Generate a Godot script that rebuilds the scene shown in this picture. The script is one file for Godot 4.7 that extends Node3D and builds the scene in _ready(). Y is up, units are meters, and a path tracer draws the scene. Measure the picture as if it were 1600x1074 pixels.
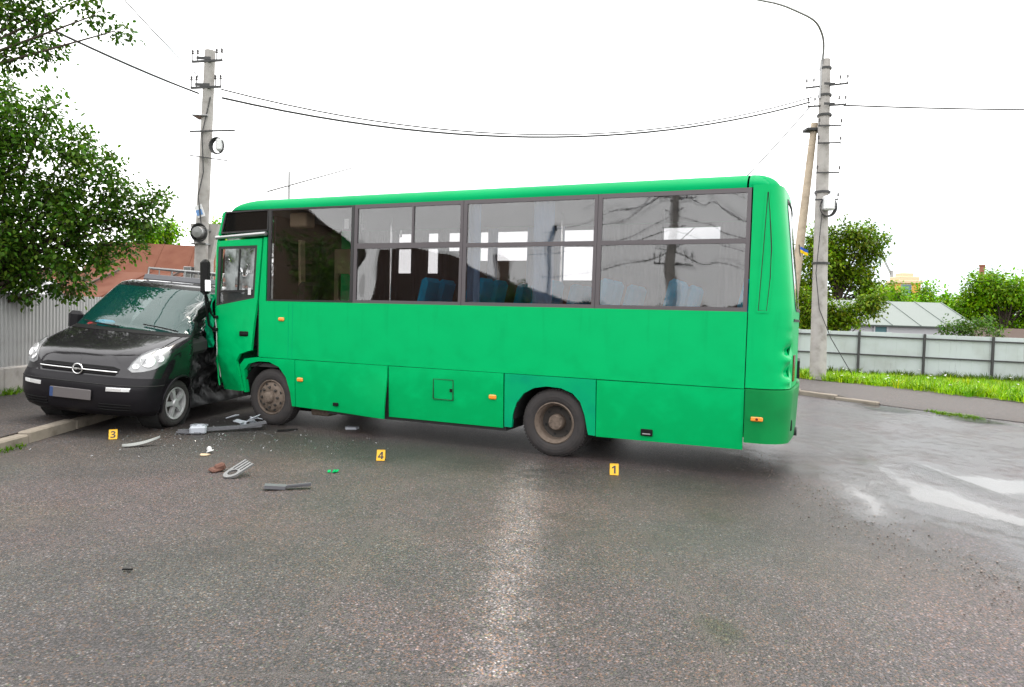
extends Node3D
# A crash scene on a damp street: a green bus across the road, a dark van at the kerb.

class MB:
	# collects triangles; the winding is set from the normals
	var v := PackedVector3Array()
	var n := PackedVector3Array()
	var uv := PackedVector2Array()
	func tri(a: Vector3, b: Vector3, c: Vector3, na: Vector3, nb: Vector3, nc: Vector3, ua := Vector2.ZERO, ub := Vector2.ZERO, uc := Vector2.ZERO) -> void:
		var g := (b - a).cross(c - a)
		if g.length_squared() < 1e-16:
			return
		if g.dot(na + nb + nc) > 0.0:
			v.append_array([a, c, b]); n.append_array([na, nc, nb]); uv.append_array([ua, uc, ub])
		else:
			v.append_array([a, b, c]); n.append_array([na, nb, nc]); uv.append_array([ua, ub, uc])
	func quad(a: Vector3, b: Vector3, c: Vector3, d: Vector3, away := Vector3.ZERO) -> void:
		var g := (b - a).cross(c - a)
		if g.length_squared() < 1e-16:
			g = (c - a).cross(d - a)
		g = g.normalized()
		if away != Vector3.ZERO and g.dot(away) < 0.0:
			g = -g
		tri(a, b, c, g, g, g, Vector2(0, 0), Vector2(1, 0), Vector2(1, 1))
		tri(a, c, d, g, g, g, Vector2(0, 0), Vector2(1, 1), Vector2(0, 1))
	func squad(a: Vector3, b: Vector3, c: Vector3, d: Vector3, na: Vector3, nb: Vector3, nc: Vector3, nd: Vector3) -> void:
		tri(a, b, c, na, nb, nc, Vector2(0, 0), Vector2(1, 0), Vector2(1, 1))
		tri(a, c, d, na, nc, nd, Vector2(0, 0), Vector2(1, 1), Vector2(0, 1))
	func box(at: Vector3, size: Vector3, turn := Basis.IDENTITY, bevel := 0.0) -> void:
		# a box, its edges chamfered when bevel > 0
		var h := size / 2.0
		var e := Vector3(minf(bevel, h.x * 0.9), minf(bevel, h.y * 0.9), minf(bevel, h.z * 0.9))
		for ax in 3:
			for s in [-1.0, 1.0]:
				var u := (ax + 1) % 3
				var w := (ax + 2) % 3
				var c: Array[Vector3] = []
				for k in [[-1.0, -1.0], [1.0, -1.0], [1.0, 1.0], [-1.0, 1.0]]:
					var p := Vector3()
					p[ax] = s * h[ax]
					p[u] = k[0] * (h[u] - e[u])
					p[w] = k[1] * (h[w] - e[w])
					c.append(at + turn * p)
				var nn := Vector3()
				nn[ax] = s
				quad(c[0], c[1], c[2], c[3], turn * nn)
		if bevel <= 0.0:
			return
		for ax in 3:
			var u := (ax + 1) % 3
			var w := (ax + 2) % 3
			for su in [-1.0, 1.0]:
				for sw in [-1.0, 1.0]:
					var c: Array[Vector3] = []
					for k in [[-1.0, 0], [1.0, 0], [1.0, 1], [-1.0, 1]]:
						var p := Vector3()
						p[ax] = k[0] * (h[ax] - e[ax])
						p[u] = su * (h[u] if k[1] == 0 else h[u] - e[u])
						p[w] = sw * (h[w] - e[w] if k[1] == 0 else h[w])
						c.append(at + turn * p)
					var nn := Vector3()
					nn[u] = su
					nn[w] = sw
					quad(c[0], c[1], c[2], c[3], turn * nn)
		for sx in [-1.0, 1.0]:
			for sy in [-1.0, 1.0]:
				for sz in [-1.0, 1.0]:
					var a := at + turn * Vector3(sx * h.x, sy * (h.y - e.y), sz * (h.z - e.z))
					var b := at + turn * Vector3(sx * (h.x - e.x), sy * h.y, sz * (h.z - e.z))
					var c2 := at + turn * Vector3(sx * (h.x - e.x), sy * (h.y - e.y), sz * h.z)
					var nn := turn * Vector3(sx, sy, sz).normalized()
					tri(a, b, c2, nn, nn, nn)
	func bar(a: Vector3, b: Vector3, w: float, d: float, up := Vector3.UP) -> void:
		# a straight bar of rectangular section
		var z := (b - a).normalized()
		var x := up.cross(z)
		if x.length() < 0.01:
			x = Vector3.RIGHT.cross(z)
		x = x.normalized()
		box((a + b) / 2.0, Vector3(w, d, (b - a).length()), Basis(x, z.cross(x), z))
	func tube(p: Array, r0: float, r1 := -1.0, sides := 8, caps := true) -> void:
		if r1 < 0.0:
			r1 = r0
		var last := Vector3.ZERO
		var rings := []
		var m := p.size()
		for i in m:
			var t: Vector3 = (p[mini(i + 1, m - 1)] - p[maxi(i - 1, 0)]).normalized()
			if last == Vector3.ZERO:
				last = Vector3.UP if absf(t.y) < 0.9 else Vector3.RIGHT
			var x := (last - t * last.dot(t)).normalized()
			last = x
			var y := t.cross(x)
			var r := lerpf(r0, r1, float(i) / maxf(1.0, m - 1))
			var ring := []
			for k in sides:
				var a := TAU * k / sides
				var d := x * cos(a) + y * sin(a)
				ring.append([p[i] + d * r, d])
			rings.append(ring)
		for i in m - 1:
			for k in sides:
				var q := (k + 1) % sides
				var A = rings[i][k]
				var B = rings[i][q]
				var C = rings[i + 1][q]
				var D = rings[i + 1][k]
				squad(A[0], B[0], C[0], D[0], A[1], B[1], C[1], D[1])
		if caps:
			for i in [0, m - 1]:
				var nn: Vector3 = (p[0] - p[1]).normalized() if i == 0 else (p[m - 1] - p[m - 2]).normalized()
				for k in range(1, sides - 1):
					tri(rings[i][0][0], rings[i][k][0], rings[i][k + 1][0], nn, nn, nn)
	func lathe(prof: Array, x: Transform3D, sides := 24, from := 0.0, sweep := TAU) -> void:
		# prof: Vector2(radius, height) along the local y axis
		var m := prof.size()
		for i in m - 1:
			var d: Vector2 = prof[i + 1] - prof[i]
			if d.length() < 1e-6:
				continue
			var nr := Vector2(d.y, -d.x).normalized()
			for k in sides:
				var a0 := from + sweep * k / sides
				var a1 := from + sweep * (k + 1) / sides
				var c := []
				for q in [[i, a0], [i, a1], [i + 1, a1], [i + 1, a0]]:
					var pr: Vector2 = prof[q[0]]
					c.append(x * Vector3(cos(q[1]) * pr.x, pr.y, sin(q[1]) * pr.x))
				var n0 := (x.basis * Vector3(cos(a0) * nr.x, nr.y, sin(a0) * nr.x)).normalized()
				var n1 := (x.basis * Vector3(cos(a1) * nr.x, nr.y, sin(a1) * nr.x)).normalized()
				squad(c[0], c[1], c[2], c[3], n0, n1, n1, n0)
	func ball(at: Vector3, r: Vector3, rows := 8, cols := 12) -> void:
		for i in rows:
			for k in cols:
				var c := []
				var m := []
				for q in [[i, k], [i, k + 1], [i + 1, k + 1], [i + 1, k]]:
					var th: float = PI * q[0] / rows
					var ph: float = TAU * q[1] / cols
					var d := Vector3(sin(th) * cos(ph), cos(th), sin(th) * sin(ph))
					c.append(at + d * r)
					m.append((d / r).normalized())
				squad(c[0], c[1], c[2], c[3], m[0], m[1], m[2], m[3])
	func prism(poly: Array, z0: float, z1: float, x := Transform3D.IDENTITY) -> void:
		# a flat outline in x and y, drawn out from z0 to z1
		var pk := PackedVector2Array(poly)
		var t := Geometry2D.triangulate_polygon(pk)
		for z in [z0, z1]:
			var nn := x.basis * Vector3(0, 0, 1 if z == maxf(z0, z1) else -1)
			for i in range(0, t.size(), 3):
				var a := pk[t[i]]
				var b := pk[t[i + 1]]
				var c := pk[t[i + 2]]
				tri(x * Vector3(a.x, a.y, z), x * Vector3(b.x, b.y, z), x * Vector3(c.x, c.y, z), nn, nn, nn)
		var turn := -1.0 if Geometry2D.is_polygon_clockwise(pk) else 1.0
		for i in pk.size():
			var a := pk[i]
			var b := pk[(i + 1) % pk.size()]
			var e := (b - a) * turn
			quad(x * Vector3(a.x, a.y, z0), x * Vector3(b.x, b.y, z0), x * Vector3(b.x, b.y, z1), x * Vector3(a.x, a.y, z1), x.basis * Vector3(e.y, -e.x, 0))
	func patch(poly: Array, holes: Array, cell: float, f: Callable, out: Vector3, off := 0.0, depth := 0.0) -> void:
		# an outline in two coordinates laid on the surface f, pushed out by off, its rims turned in by depth
		var pk := PackedVector2Array(poly)
		var lo := pk[0]
		var hi := pk[0]
		for p in pk:
			lo = lo.min(p)
			hi = hi.max(p)
		var nx := maxi(1, ceili((hi.x - lo.x) / cell))
		var ny := maxi(1, ceili((hi.y - lo.y) / cell))
		var st := Vector2((hi.x - lo.x) / nx, (hi.y - lo.y) / ny)
		for i in nx:
			for k in ny:
				var c := lo + st * Vector2(i, k)
				var bits := Geometry2D.intersect_polygons(PackedVector2Array([c, c + Vector2(st.x, 0), c + st, c + Vector2(0, st.y)]), pk)
				for hole in holes:
					var left: Array[PackedVector2Array] = []
					for b in bits:
						left.append_array(Geometry2D.clip_polygons(b, PackedVector2Array(hole)))
					bits = left
				for b in bits:
					var t := Geometry2D.triangulate_polygon(b)
					var P := []
					for p in b:
						P.append(on(f, p, out, off))
					for j in range(0, t.size(), 3):
						tri(P[t[j]][0], P[t[j + 1]][0], P[t[j + 2]][0], P[t[j]][1], P[t[j + 1]][1], P[t[j + 2]][1], b[t[j]], b[t[j + 1]], b[t[j + 2]])
		if depth <= 0.0:
			return
		for ring in [poly] + holes:
			var m: int = ring.size()
			var mid := Vector2.ZERO
			for p in ring:
				mid += p / m
			for i in m:
				var a: Vector2 = ring[i]
				var b: Vector2 = ring[(i + 1) % m]
				var parts := maxi(1, ceili(a.distance_to(b) / cell))
				for j in parts:
					var A := on(f, a.lerp(b, float(j) / parts), out, off)
					var B := on(f, a.lerp(b, float(j + 1) / parts), out, off)
					quad(A[0], B[0], B[0] - B[1] * depth, A[0] - A[1] * depth)
	func on(f: Callable, p: Vector2, out: Vector3, off: float) -> Array:
		var q: Vector3 = f.call(p)
		var e := 0.006
		var nn: Vector3 = (f.call(p + Vector2(e, 0)) - f.call(p - Vector2(e, 0))).cross(f.call(p + Vector2(0, e)) - f.call(p - Vector2(0, e))).normalized()
		if nn.dot(out) < 0.0:
			nn = -nn
		return [q + nn * off, nn]
	func mesh() -> ArrayMesh:
		var a := []
		a.resize(Mesh.ARRAY_MAX)
		a[Mesh.ARRAY_VERTEX] = v
		a[Mesh.ARRAY_NORMAL] = n
		a[Mesh.ARRAY_TEX_UV] = uv
		var m := ArrayMesh.new()
		if v.size():
			m.add_surface_from_arrays(Mesh.PRIMITIVE_TRIANGLES, a)
		return m

var taken := {}
var rng := RandomNumberGenerator.new()
var M := {}
var noise := FastNoiseLite.new()

func numbered(called: String) -> String:
	if not taken.has(called):
		taken[called] = 0
		return called
	taken[called] += 1
	return "%s_%03d" % [called, taken[called]]

func part(called: String, shape, mat: Material, parent: Node3D) -> MeshInstance3D:
	# one named mesh under a thing or a part
	var o := MeshInstance3D.new()
	o.mesh = shape.mesh() if shape is MB else shape
	o.material_override = mat
	var k := 0
	var nm := called
	while parent.has_node(NodePath(nm)):
		k += 1
		nm = "%s_%03d" % [called, k]
	o.name = nm
	parent.add_child(o, true)
	return o

func tag(o: Node3D, label: String, category := "", group := "", kind := "") -> Node3D:
	if label: o.set_meta("label", label)
	if category: o.set_meta("category", category)
	if group: o.set_meta("group", group)
	if kind: o.set_meta("kind", kind)
	return o

func thing(called: String, label: String, category: String, at := Vector3.ZERO, turn := 0.0, group := "") -> Node3D:
	var o := Node3D.new()
	o.name = numbered(called)
	o.position = at
	o.rotation.y = turn
	add_child(o, true)
	tag(o, label, category, group)
	return o

func solo(called: String, shape, mat: Material, label: String, category: String, at := Vector3.ZERO, turn := 0.0, group := "") -> MeshInstance3D:
	# a thing that is one mesh
	var o := MeshInstance3D.new()
	o.mesh = shape.mesh() if shape is MB else shape
	o.material_override = mat
	o.name = numbered(called)
	o.position = at
	o.rotation.y = turn
	add_child(o, true)
	tag(o, label, category, group)
	return o

func setting(called: String, shape, mat: Material, label := "") -> MeshInstance3D:
	var o := solo(called, shape, mat, label, "")
	o.set_meta("kind", "structure")
	return o

func mat(called: String, c: Color, rough := 0.6, metal := 0.0, spec := 0.5) -> StandardMaterial3D:
	# c holds linear base colours
	var m := StandardMaterial3D.new()
	m.resource_name = called
	m.albedo_color = c.linear_to_srgb()
	m.roughness = rough
	m.metallic = metal
	m.metallic_specular = spec
	M[called] = m
	return m

func glass(called: String, c: Color, alpha: float, metal := 0.0) -> StandardMaterial3D:
	var m := mat(called, c, 0.03, metal, 0.7)
	m.albedo_color.a = alpha
	m.transparency = BaseMaterial3D.TRANSPARENCY_ALPHA
	return m

func noise_tex(freq: float, size: int, ramp: Array, octaves := 4, seed_ := 1, bump := false, kind := FastNoiseLite.TYPE_SIMPLEX_SMOOTH) -> Texture2D:
	# seamless noise run through a ramp of linear colours
	var f := FastNoiseLite.new()
	f.noise_type = kind
	f.frequency = freq
	f.fractal_octaves = octaves
	f.seed = seed_
	var im := f.get_seamless_image(size, size)
	var out := Image.create_empty(size, size, false, Image.FORMAT_RGB8)
	var d := im.get_data()
	var lut := PackedColorArray()
	for i in 256:
		var x := i / 255.0 * (ramp.size() - 1)
		var k := mini(int(x), ramp.size() - 2)
		var c: Color = ramp[k].lerp(ramp[k + 1], x - k)
		lut.append(c if bump else c.linear_to_srgb())
	var bytes := PackedByteArray()
	bytes.resize(size * size * 3)
	for i in size * size:
		var c := lut[d[i]]
		bytes[i * 3] = c.r8
		bytes[i * 3 + 1] = c.g8
		bytes[i * 3 + 2] = c.b8
	out.set_data(size, size, false, Image.FORMAT_RGB8, bytes)
	return ImageTexture.create_from_image(out)

func tri_planar(m: StandardMaterial3D, scale: float, world := false) -> void:
	m.uv1_triplanar = true
	m.uv1_world_triplanar = world
	m.uv1_scale = Vector3.ONE * scale

func g3(x: float) -> Color:
	return Color(x, x, x)

func _ready() -> void:
	# camera, sky, sun, exposure
	rng.seed = 7
	noise.seed = 3
	noise.frequency = 1.0
	var cam := Camera3D.new()
	cam.name = "camera"
	cam.position = Vector3(0, 1.62, 0)
	cam.basis = Basis(Vector3.RIGHT, -0.03775) * Basis(Vector3.BACK, 0.02888)
	cam.fov = 52.64
	cam.near = 0.05
	cam.far = 1500.0
	add_child(cam, true)
	cam.current = true
	var env := Environment.new()
	env.background_mode = Environment.BG_SKY
	var sky := Sky.new()
	var sm := PanoramaSkyMaterial.new()
	sm.panorama = sky_picture()
	sky.sky_material = sm
	env.sky = sky
	env.tonemap_mode = Environment.TONE_MAPPER_LINEAR
	env.tonemap_exposure = 3.0
	env.sdfgi_enabled = true
	env.ssao_enabled = true
	env.ssil_enabled = true
	var we := WorldEnvironment.new()
	we.name = "environment"
	we.environment = env
	add_child(we, true)
	var sun := DirectionalLight3D.new()
	sun.name = "sun"
	sun.light_energy = 0.22
	sun.light_color = Color(1.0, 0.96, 0.9)
	sun.light_angular_distance = 18.0
	sun.rotation_degrees = Vector3(-68, 155, 0)
	sun.shadow_enabled = true
	add_child(sun, true)
	make_materials()
	make_ground()
	make_left_fence()
	make_right_fence()
	make_buildings()
	make_trees()
	make_poles()
	make_bus()
	make_van()
	make_markers()
	make_debris()

func sky_picture() -> Texture2D:
	# bright cloud with a thin, bluish opening low on the right; air and clouds only
	var w := 768
	var h := 384
	var f := FastNoiseLite.new()
	f.seed = 11
	f.frequency = 1.3
	f.fractal_octaves = 5
	var im := Image.create_empty(w, h, false, Image.FORMAT_RGBF)
	for y in h:
		var el := PI / 2.0 - PI * (y + 0.5) / h
		for x in w:
			var az := TAU * (x + 0.5) / w
			var d := Vector3(sin(az) * cos(el), sin(el), -cos(az) * cos(el))
			var p := Vector3(d.x, d.y * 2.2, d.z)
			var c := f.get_noise_3dv(p * 1.6)
			var fine := f.get_noise_3dv(p * 5.0 + Vector3(9, 2, 4))
			var az2 := wrapf(az - 0.60, -PI, PI)
			var open := exp(-pow(az2 / 0.3, 2.0) - pow((el - 0.075) / 0.075, 2.0)) * 1.1
			var cover := clampf(1.0 - open * 1.5 * smoothstep(-0.9, -0.1, -fine) - smoothstep(0.38, 0.6, c) * 0.5, 0.0, 1.0)
			var white := g3(0.98 + c * 0.16 + fine * 0.06) * lerpf(0.92, 1.05, clampf(el, 0.0, 1.0))
			var blue := Color(0.27, 0.335, 0.355)
			var k: Color = blue.lerp(white, cover)
			if el < 0.0:
				k = k.lerp(Color(0.3, 0.3, 0.3), clampf(-el * 4.0, 0.0, 1.0))
			im.set_pixel(x, y, k)
	return ImageTexture.create_from_image(im)

func make_materials() -> void:
	var green := mat("green_paint", Color(0.0, 0.385, 0.112), 0.34, 0.0, 0.2)
	var dirt := noise_tex(0.012, 256, [g3(0.62), g3(0.8), g3(1.0)], 5, 5)
	green.albedo_texture = grime_picture()
	green.uv1_scale = Vector3(0.25, -1.0 / 3.2, 1)
	var roof := mat("dimmed_roof_paint", Color(0.0, 0.25, 0.08), 0.5, 0.0, 0.1)  # same green as the sides, darkened to offset sky light on top
	roof.albedo_texture = noise_tex(0.006, 256, [Color(0.8, 0.86, 0.9), g3(0.95), g3(1.0), g3(1.0)], 5, 8)
	tri_planar(roof, 0.35)
	var teal := mat("stained_green_paint", Color(0.0, 0.345, 0.125), 0.5, 0.0, 0.2)
	teal.albedo_texture = noise_tex(0.01, 256, [Color(0.6, 0.7, 0.95), Color(0.85, 0.9, 1.1), g3(1.0)], 4, 21)
	tri_planar(teal, 0.7)
	var bumper := mat("dull_green_plastic", Color(0.0, 0.235, 0.055), 0.45, 0.0, 0.3)
	bumper.albedo_texture = dirt
	tri_planar(bumper, 0.6)
	mat("dark_seam", g3(0.012), 0.8)
	mat("black_rubber", g3(0.018), 0.65)
	mat("window_frame", Color(0.085, 0.075, 0.08), 0.45, 0.3)
	mat("black_trim", g3(0.015), 0.35)
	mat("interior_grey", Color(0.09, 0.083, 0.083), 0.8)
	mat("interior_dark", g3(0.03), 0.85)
	mat("cream_panel", Color(0.5, 0.38, 0.25), 0.7)
	mat("curtain_blue", Color(0.14, 0.24, 0.38), 0.9)
	mat("curtain_grey", Color(0.1, 0.088, 0.09), 0.9)
	mat("seat_blue", Color(0.0, 0.36, 0.62), 0.8, 0.0, 0.2)
	mat("chrome", g3(0.75), 0.12, 1.0)
	mat("satin_metal", g3(0.5), 0.35, 1.0)
	mat("steel", g3(0.32), 0.45, 0.8)
	var amber := mat("amber_lens", Color(0.85, 0.25, 0.01), 0.15)
	amber.clearcoat_enabled = true
	mat("red_brown_lens", Color(0.12, 0.02, 0.01), 0.2)
	var bg := mat("bus_glass", Color(0.63, 0.625, 0.63), 0.0)
	bg.albedo_color.a = 0.0
	bg.transparency = BaseMaterial3D.TRANSPARENCY_ALPHA
	bg.refraction_enabled = true
	bg.refraction_scale = 0.075
	var wv := FastNoiseLite.new()
	wv.frequency = 0.006
	wv.fractal_octaves = 2
	var wi := wv.get_seamless_image(256, 256)
	wi.convert(Image.FORMAT_RGBA8)
	wi.bump_map_to_normal_map(2.0)
	bg.normal_enabled = true
	bg.normal_texture = ImageTexture.create_from_image(wi)
	bg.normal_scale = 0.22
	tri_planar(bg, 0.45)
	glass("rear_glass", Color(0.03, 0.03, 0.033), 0.5)
	mat("black_glass", g3(0.006), 0.05)
	glass("clear_glass", Color(0.05, 0.08, 0.08), 0.12)
	glass("van_glass", Color(0.005, 0.07, 0.06), 0.45)
	glass("lens_glass", Color(0.5, 0.55, 0.6), 0.06)
	var cr := mat("shattered_glass", Color(0.75, 0.8, 0.8), 0.35)
	cr.albedo_texture = crack_picture()
	cr.transparency = BaseMaterial3D.TRANSPARENCY_ALPHA
	cr.backlight_enabled = true
	cr.backlight = Color(1, 1, 1)
	var tyre := mat("tyre_rubber", Color(0.034, 0.03, 0.03), 0.85)
	tyre.albedo_texture = noise_tex(0.02, 256, [g3(0.6), g3(0.85), Color(1.0, 0.92, 0.85)], 4, 31)
	tri_planar(tyre, 1.5)
	var rim := mat("dusty_steel", Color(0.155, 0.118, 0.092), 0.8)
	rim.albedo_texture = noise_tex(0.03, 256, [Color(0.4, 0.38, 0.36), g3(0.85), g3(1.0)], 4, 33)
	tri_planar(rim, 2.0)
	mat("dark_hub", Color(0.035, 0.03, 0.026), 0.8)
	var van := mat("van_paint", Color(0.013, 0.0115, 0.014), 0.22, 0.2)
	van.clearcoat_enabled = true
	van.clearcoat = 0.8
	van.metallic_specular = 0.25
	van.clearcoat_roughness = 0.06
	mat("scuffed_paint", Color(0.014, 0.014, 0.015), 0.5, 0.1, 0.35)
	mat("bumper_plastic", Color(0.012, 0.011, 0.013), 0.32, 0.0, 0.28)
	mat("black_plastic", g3(0.009), 0.5, 0.0, 0.25)
	mat("torn_metal", Color(0.035, 0.035, 0.037), 0.55, 0.3)
	mat("alloy_rim", g3(0.5), 0.3, 0.35)
	mat("silver_reflector", g3(0.85), 0.2, 0.6)
	mat("white_plastic", g3(0.6), 0.45)
	mat("lamp_bowl", g3(0.27), 0.35, 0.4)
	mat("plate_grey", Color(0.11, 0.1, 0.1), 0.5)
	mat("plate_blue", Color(0.03, 0.06, 0.16), 0.5)
	mat("blue_cloth", Color(0.0, 0.3, 0.5), 0.9)
	mat("red_cloth", Color(0.3, 0.02, 0.02), 0.9)
	var con := mat("concrete", Color(0.36, 0.34, 0.32), 0.9)
	con.albedo_texture = noise_tex(0.012, 256, [Color(0.55, 0.53, 0.5), g3(0.85), g3(1.0), Color(0.9, 0.88, 0.85)], 6, 41)
	con.heightmap_enabled = true
	con.heightmap_texture = con.albedo_texture
	con.heightmap_scale = 0.4
	tri_planar(con, 0.8, true)
	var con2 := mat("warm_concrete", Color(0.45, 0.37, 0.28), 0.9)
	con2.albedo_texture = con.albedo_texture
	tri_planar(con2, 0.8, true)
	var ker := mat("kerb_concrete", Color(0.21, 0.18, 0.145), 0.85)
	ker.albedo_texture = con.albedo_texture
	tri_planar(ker, 1.3, true)
	var sheet := mat("grey_sheet", Color(0.36, 0.36, 0.355), 0.55)
	sheet.albedo_texture = noise_tex(0.008, 256, [Color(0.72, 0.7, 0.66), g3(0.93), g3(1.0), g3(1.0)], 5, 51)
	tri_planar(sheet, 0.5, true)
	var sheet2 := mat("pale_sheet", Color(0.41, 0.455, 0.45), 0.5)
	sheet2.albedo_texture = sheet.albedo_texture
	tri_planar(sheet2, 0.25, true)
	mat("dark_iron", g3(0.03), 0.6)
	var rust := mat("rusty_roof", Color(0.135, 0.055, 0.036), 0.85, 0.0, 0.2)
	rust.albedo_texture = noise_tex(0.01, 256, [Color(0.7, 0.6, 0.55), g3(0.9), Color(1.0, 1.05, 1.0)], 5, 61)
	tri_planar(rust, 0.35, true)
	mat("grey_roof", Color(0.13, 0.155, 0.145), 0.6)
	mat("white_wall", Color(0.4, 0.4, 0.42), 0.85)
	mat("brown_roof", Color(0.05, 0.028, 0.02), 0.8)
	mat("brown_wall", Color(0.12, 0.08, 0.055), 0.9)
	mat("yellow_wall", Color(0.55, 0.3, 0.06), 0.85)
	mat("pale_dome", Color(0.6, 0.45, 0.3), 0.7)
	mat("far_glass", Color(0.08, 0.16, 0.18), 0.2)
	var br := mat("red_brick", Color(0.26, 0.1, 0.07), 0.9)
	br.albedo_texture = rust.albedo_texture
	tri_planar(br, 0.3, true)
	var bark := mat("bark", Color(0.07, 0.052, 0.038), 0.95)
	bark.albedo_texture = noise_tex(0.03, 256, [g3(0.5), g3(0.8), g3(1.0)], 4, 71)
	tri_planar(bark, 1.5, true)
	for l in [["leaf_dark", Color(0.065, 0.14, 0.015)], ["leaf_mid", Color(0.13, 0.21, 0.008)], ["leaf_bright", Color(0.17, 0.34, 0.006)], ["grass_blade", Color(0.34, 0.6, 0.0)]]:
		var m := mat(l[0], l[1], 0.45, 0.0, 0.3)
		m.vertex_color_use_as_albedo = true
		m.backlight_enabled = true
		m.backlight = Color(0.75, 0.85, 0.45) if l[0] != "grass_blade" else Color(0.6, 0.7, 0.3)
	mat("flower_white", g3(0.75), 0.8)
	mat("wire_black", g3(0.03), 0.7)
	mat("insulator", Color(0.05, 0.045, 0.045), 0.3)
	mat("box_white", g3(0.62), 0.5)
	mat("sign_blue", Color(0.12, 0.25, 0.5), 0.5)
	mat("flag_yellow", Color(0.75, 0.5, 0.0), 0.8)
	mat("flag_blue", Color(0.02, 0.09, 0.4), 0.8)
	mat("marker_yellow", Color(0.62, 0.34, 0.0), 0.45)
	mat("marker_black", g3(0.015), 0.5)
	mat("trim_grey", Color(0.2, 0.21, 0.2), 0.5)
	mat("steel_pale", g3(0.22), 0.4, 0.6)
	var gt := mat("grit", Color(0.16, 0.13, 0.115), 0.9)
	gt.vertex_color_use_as_albedo = true
	mat("pale_plastic", Color(0.36, 0.38, 0.42), 0.4)
	mat("grey_plastic", Color(0.1, 0.1, 0.11), 0.45)
	mat("brown_rubble", Color(0.11, 0.05, 0.035), 0.9)
	mat("earth", Color(0.07, 0.075, 0.03), 0.95)
	mat("moss", Color(0.06, 0.075, 0.02), 0.95)
	# asphalt: fine grains of many tones, pores and stones as relief
	road_textures()

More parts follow.
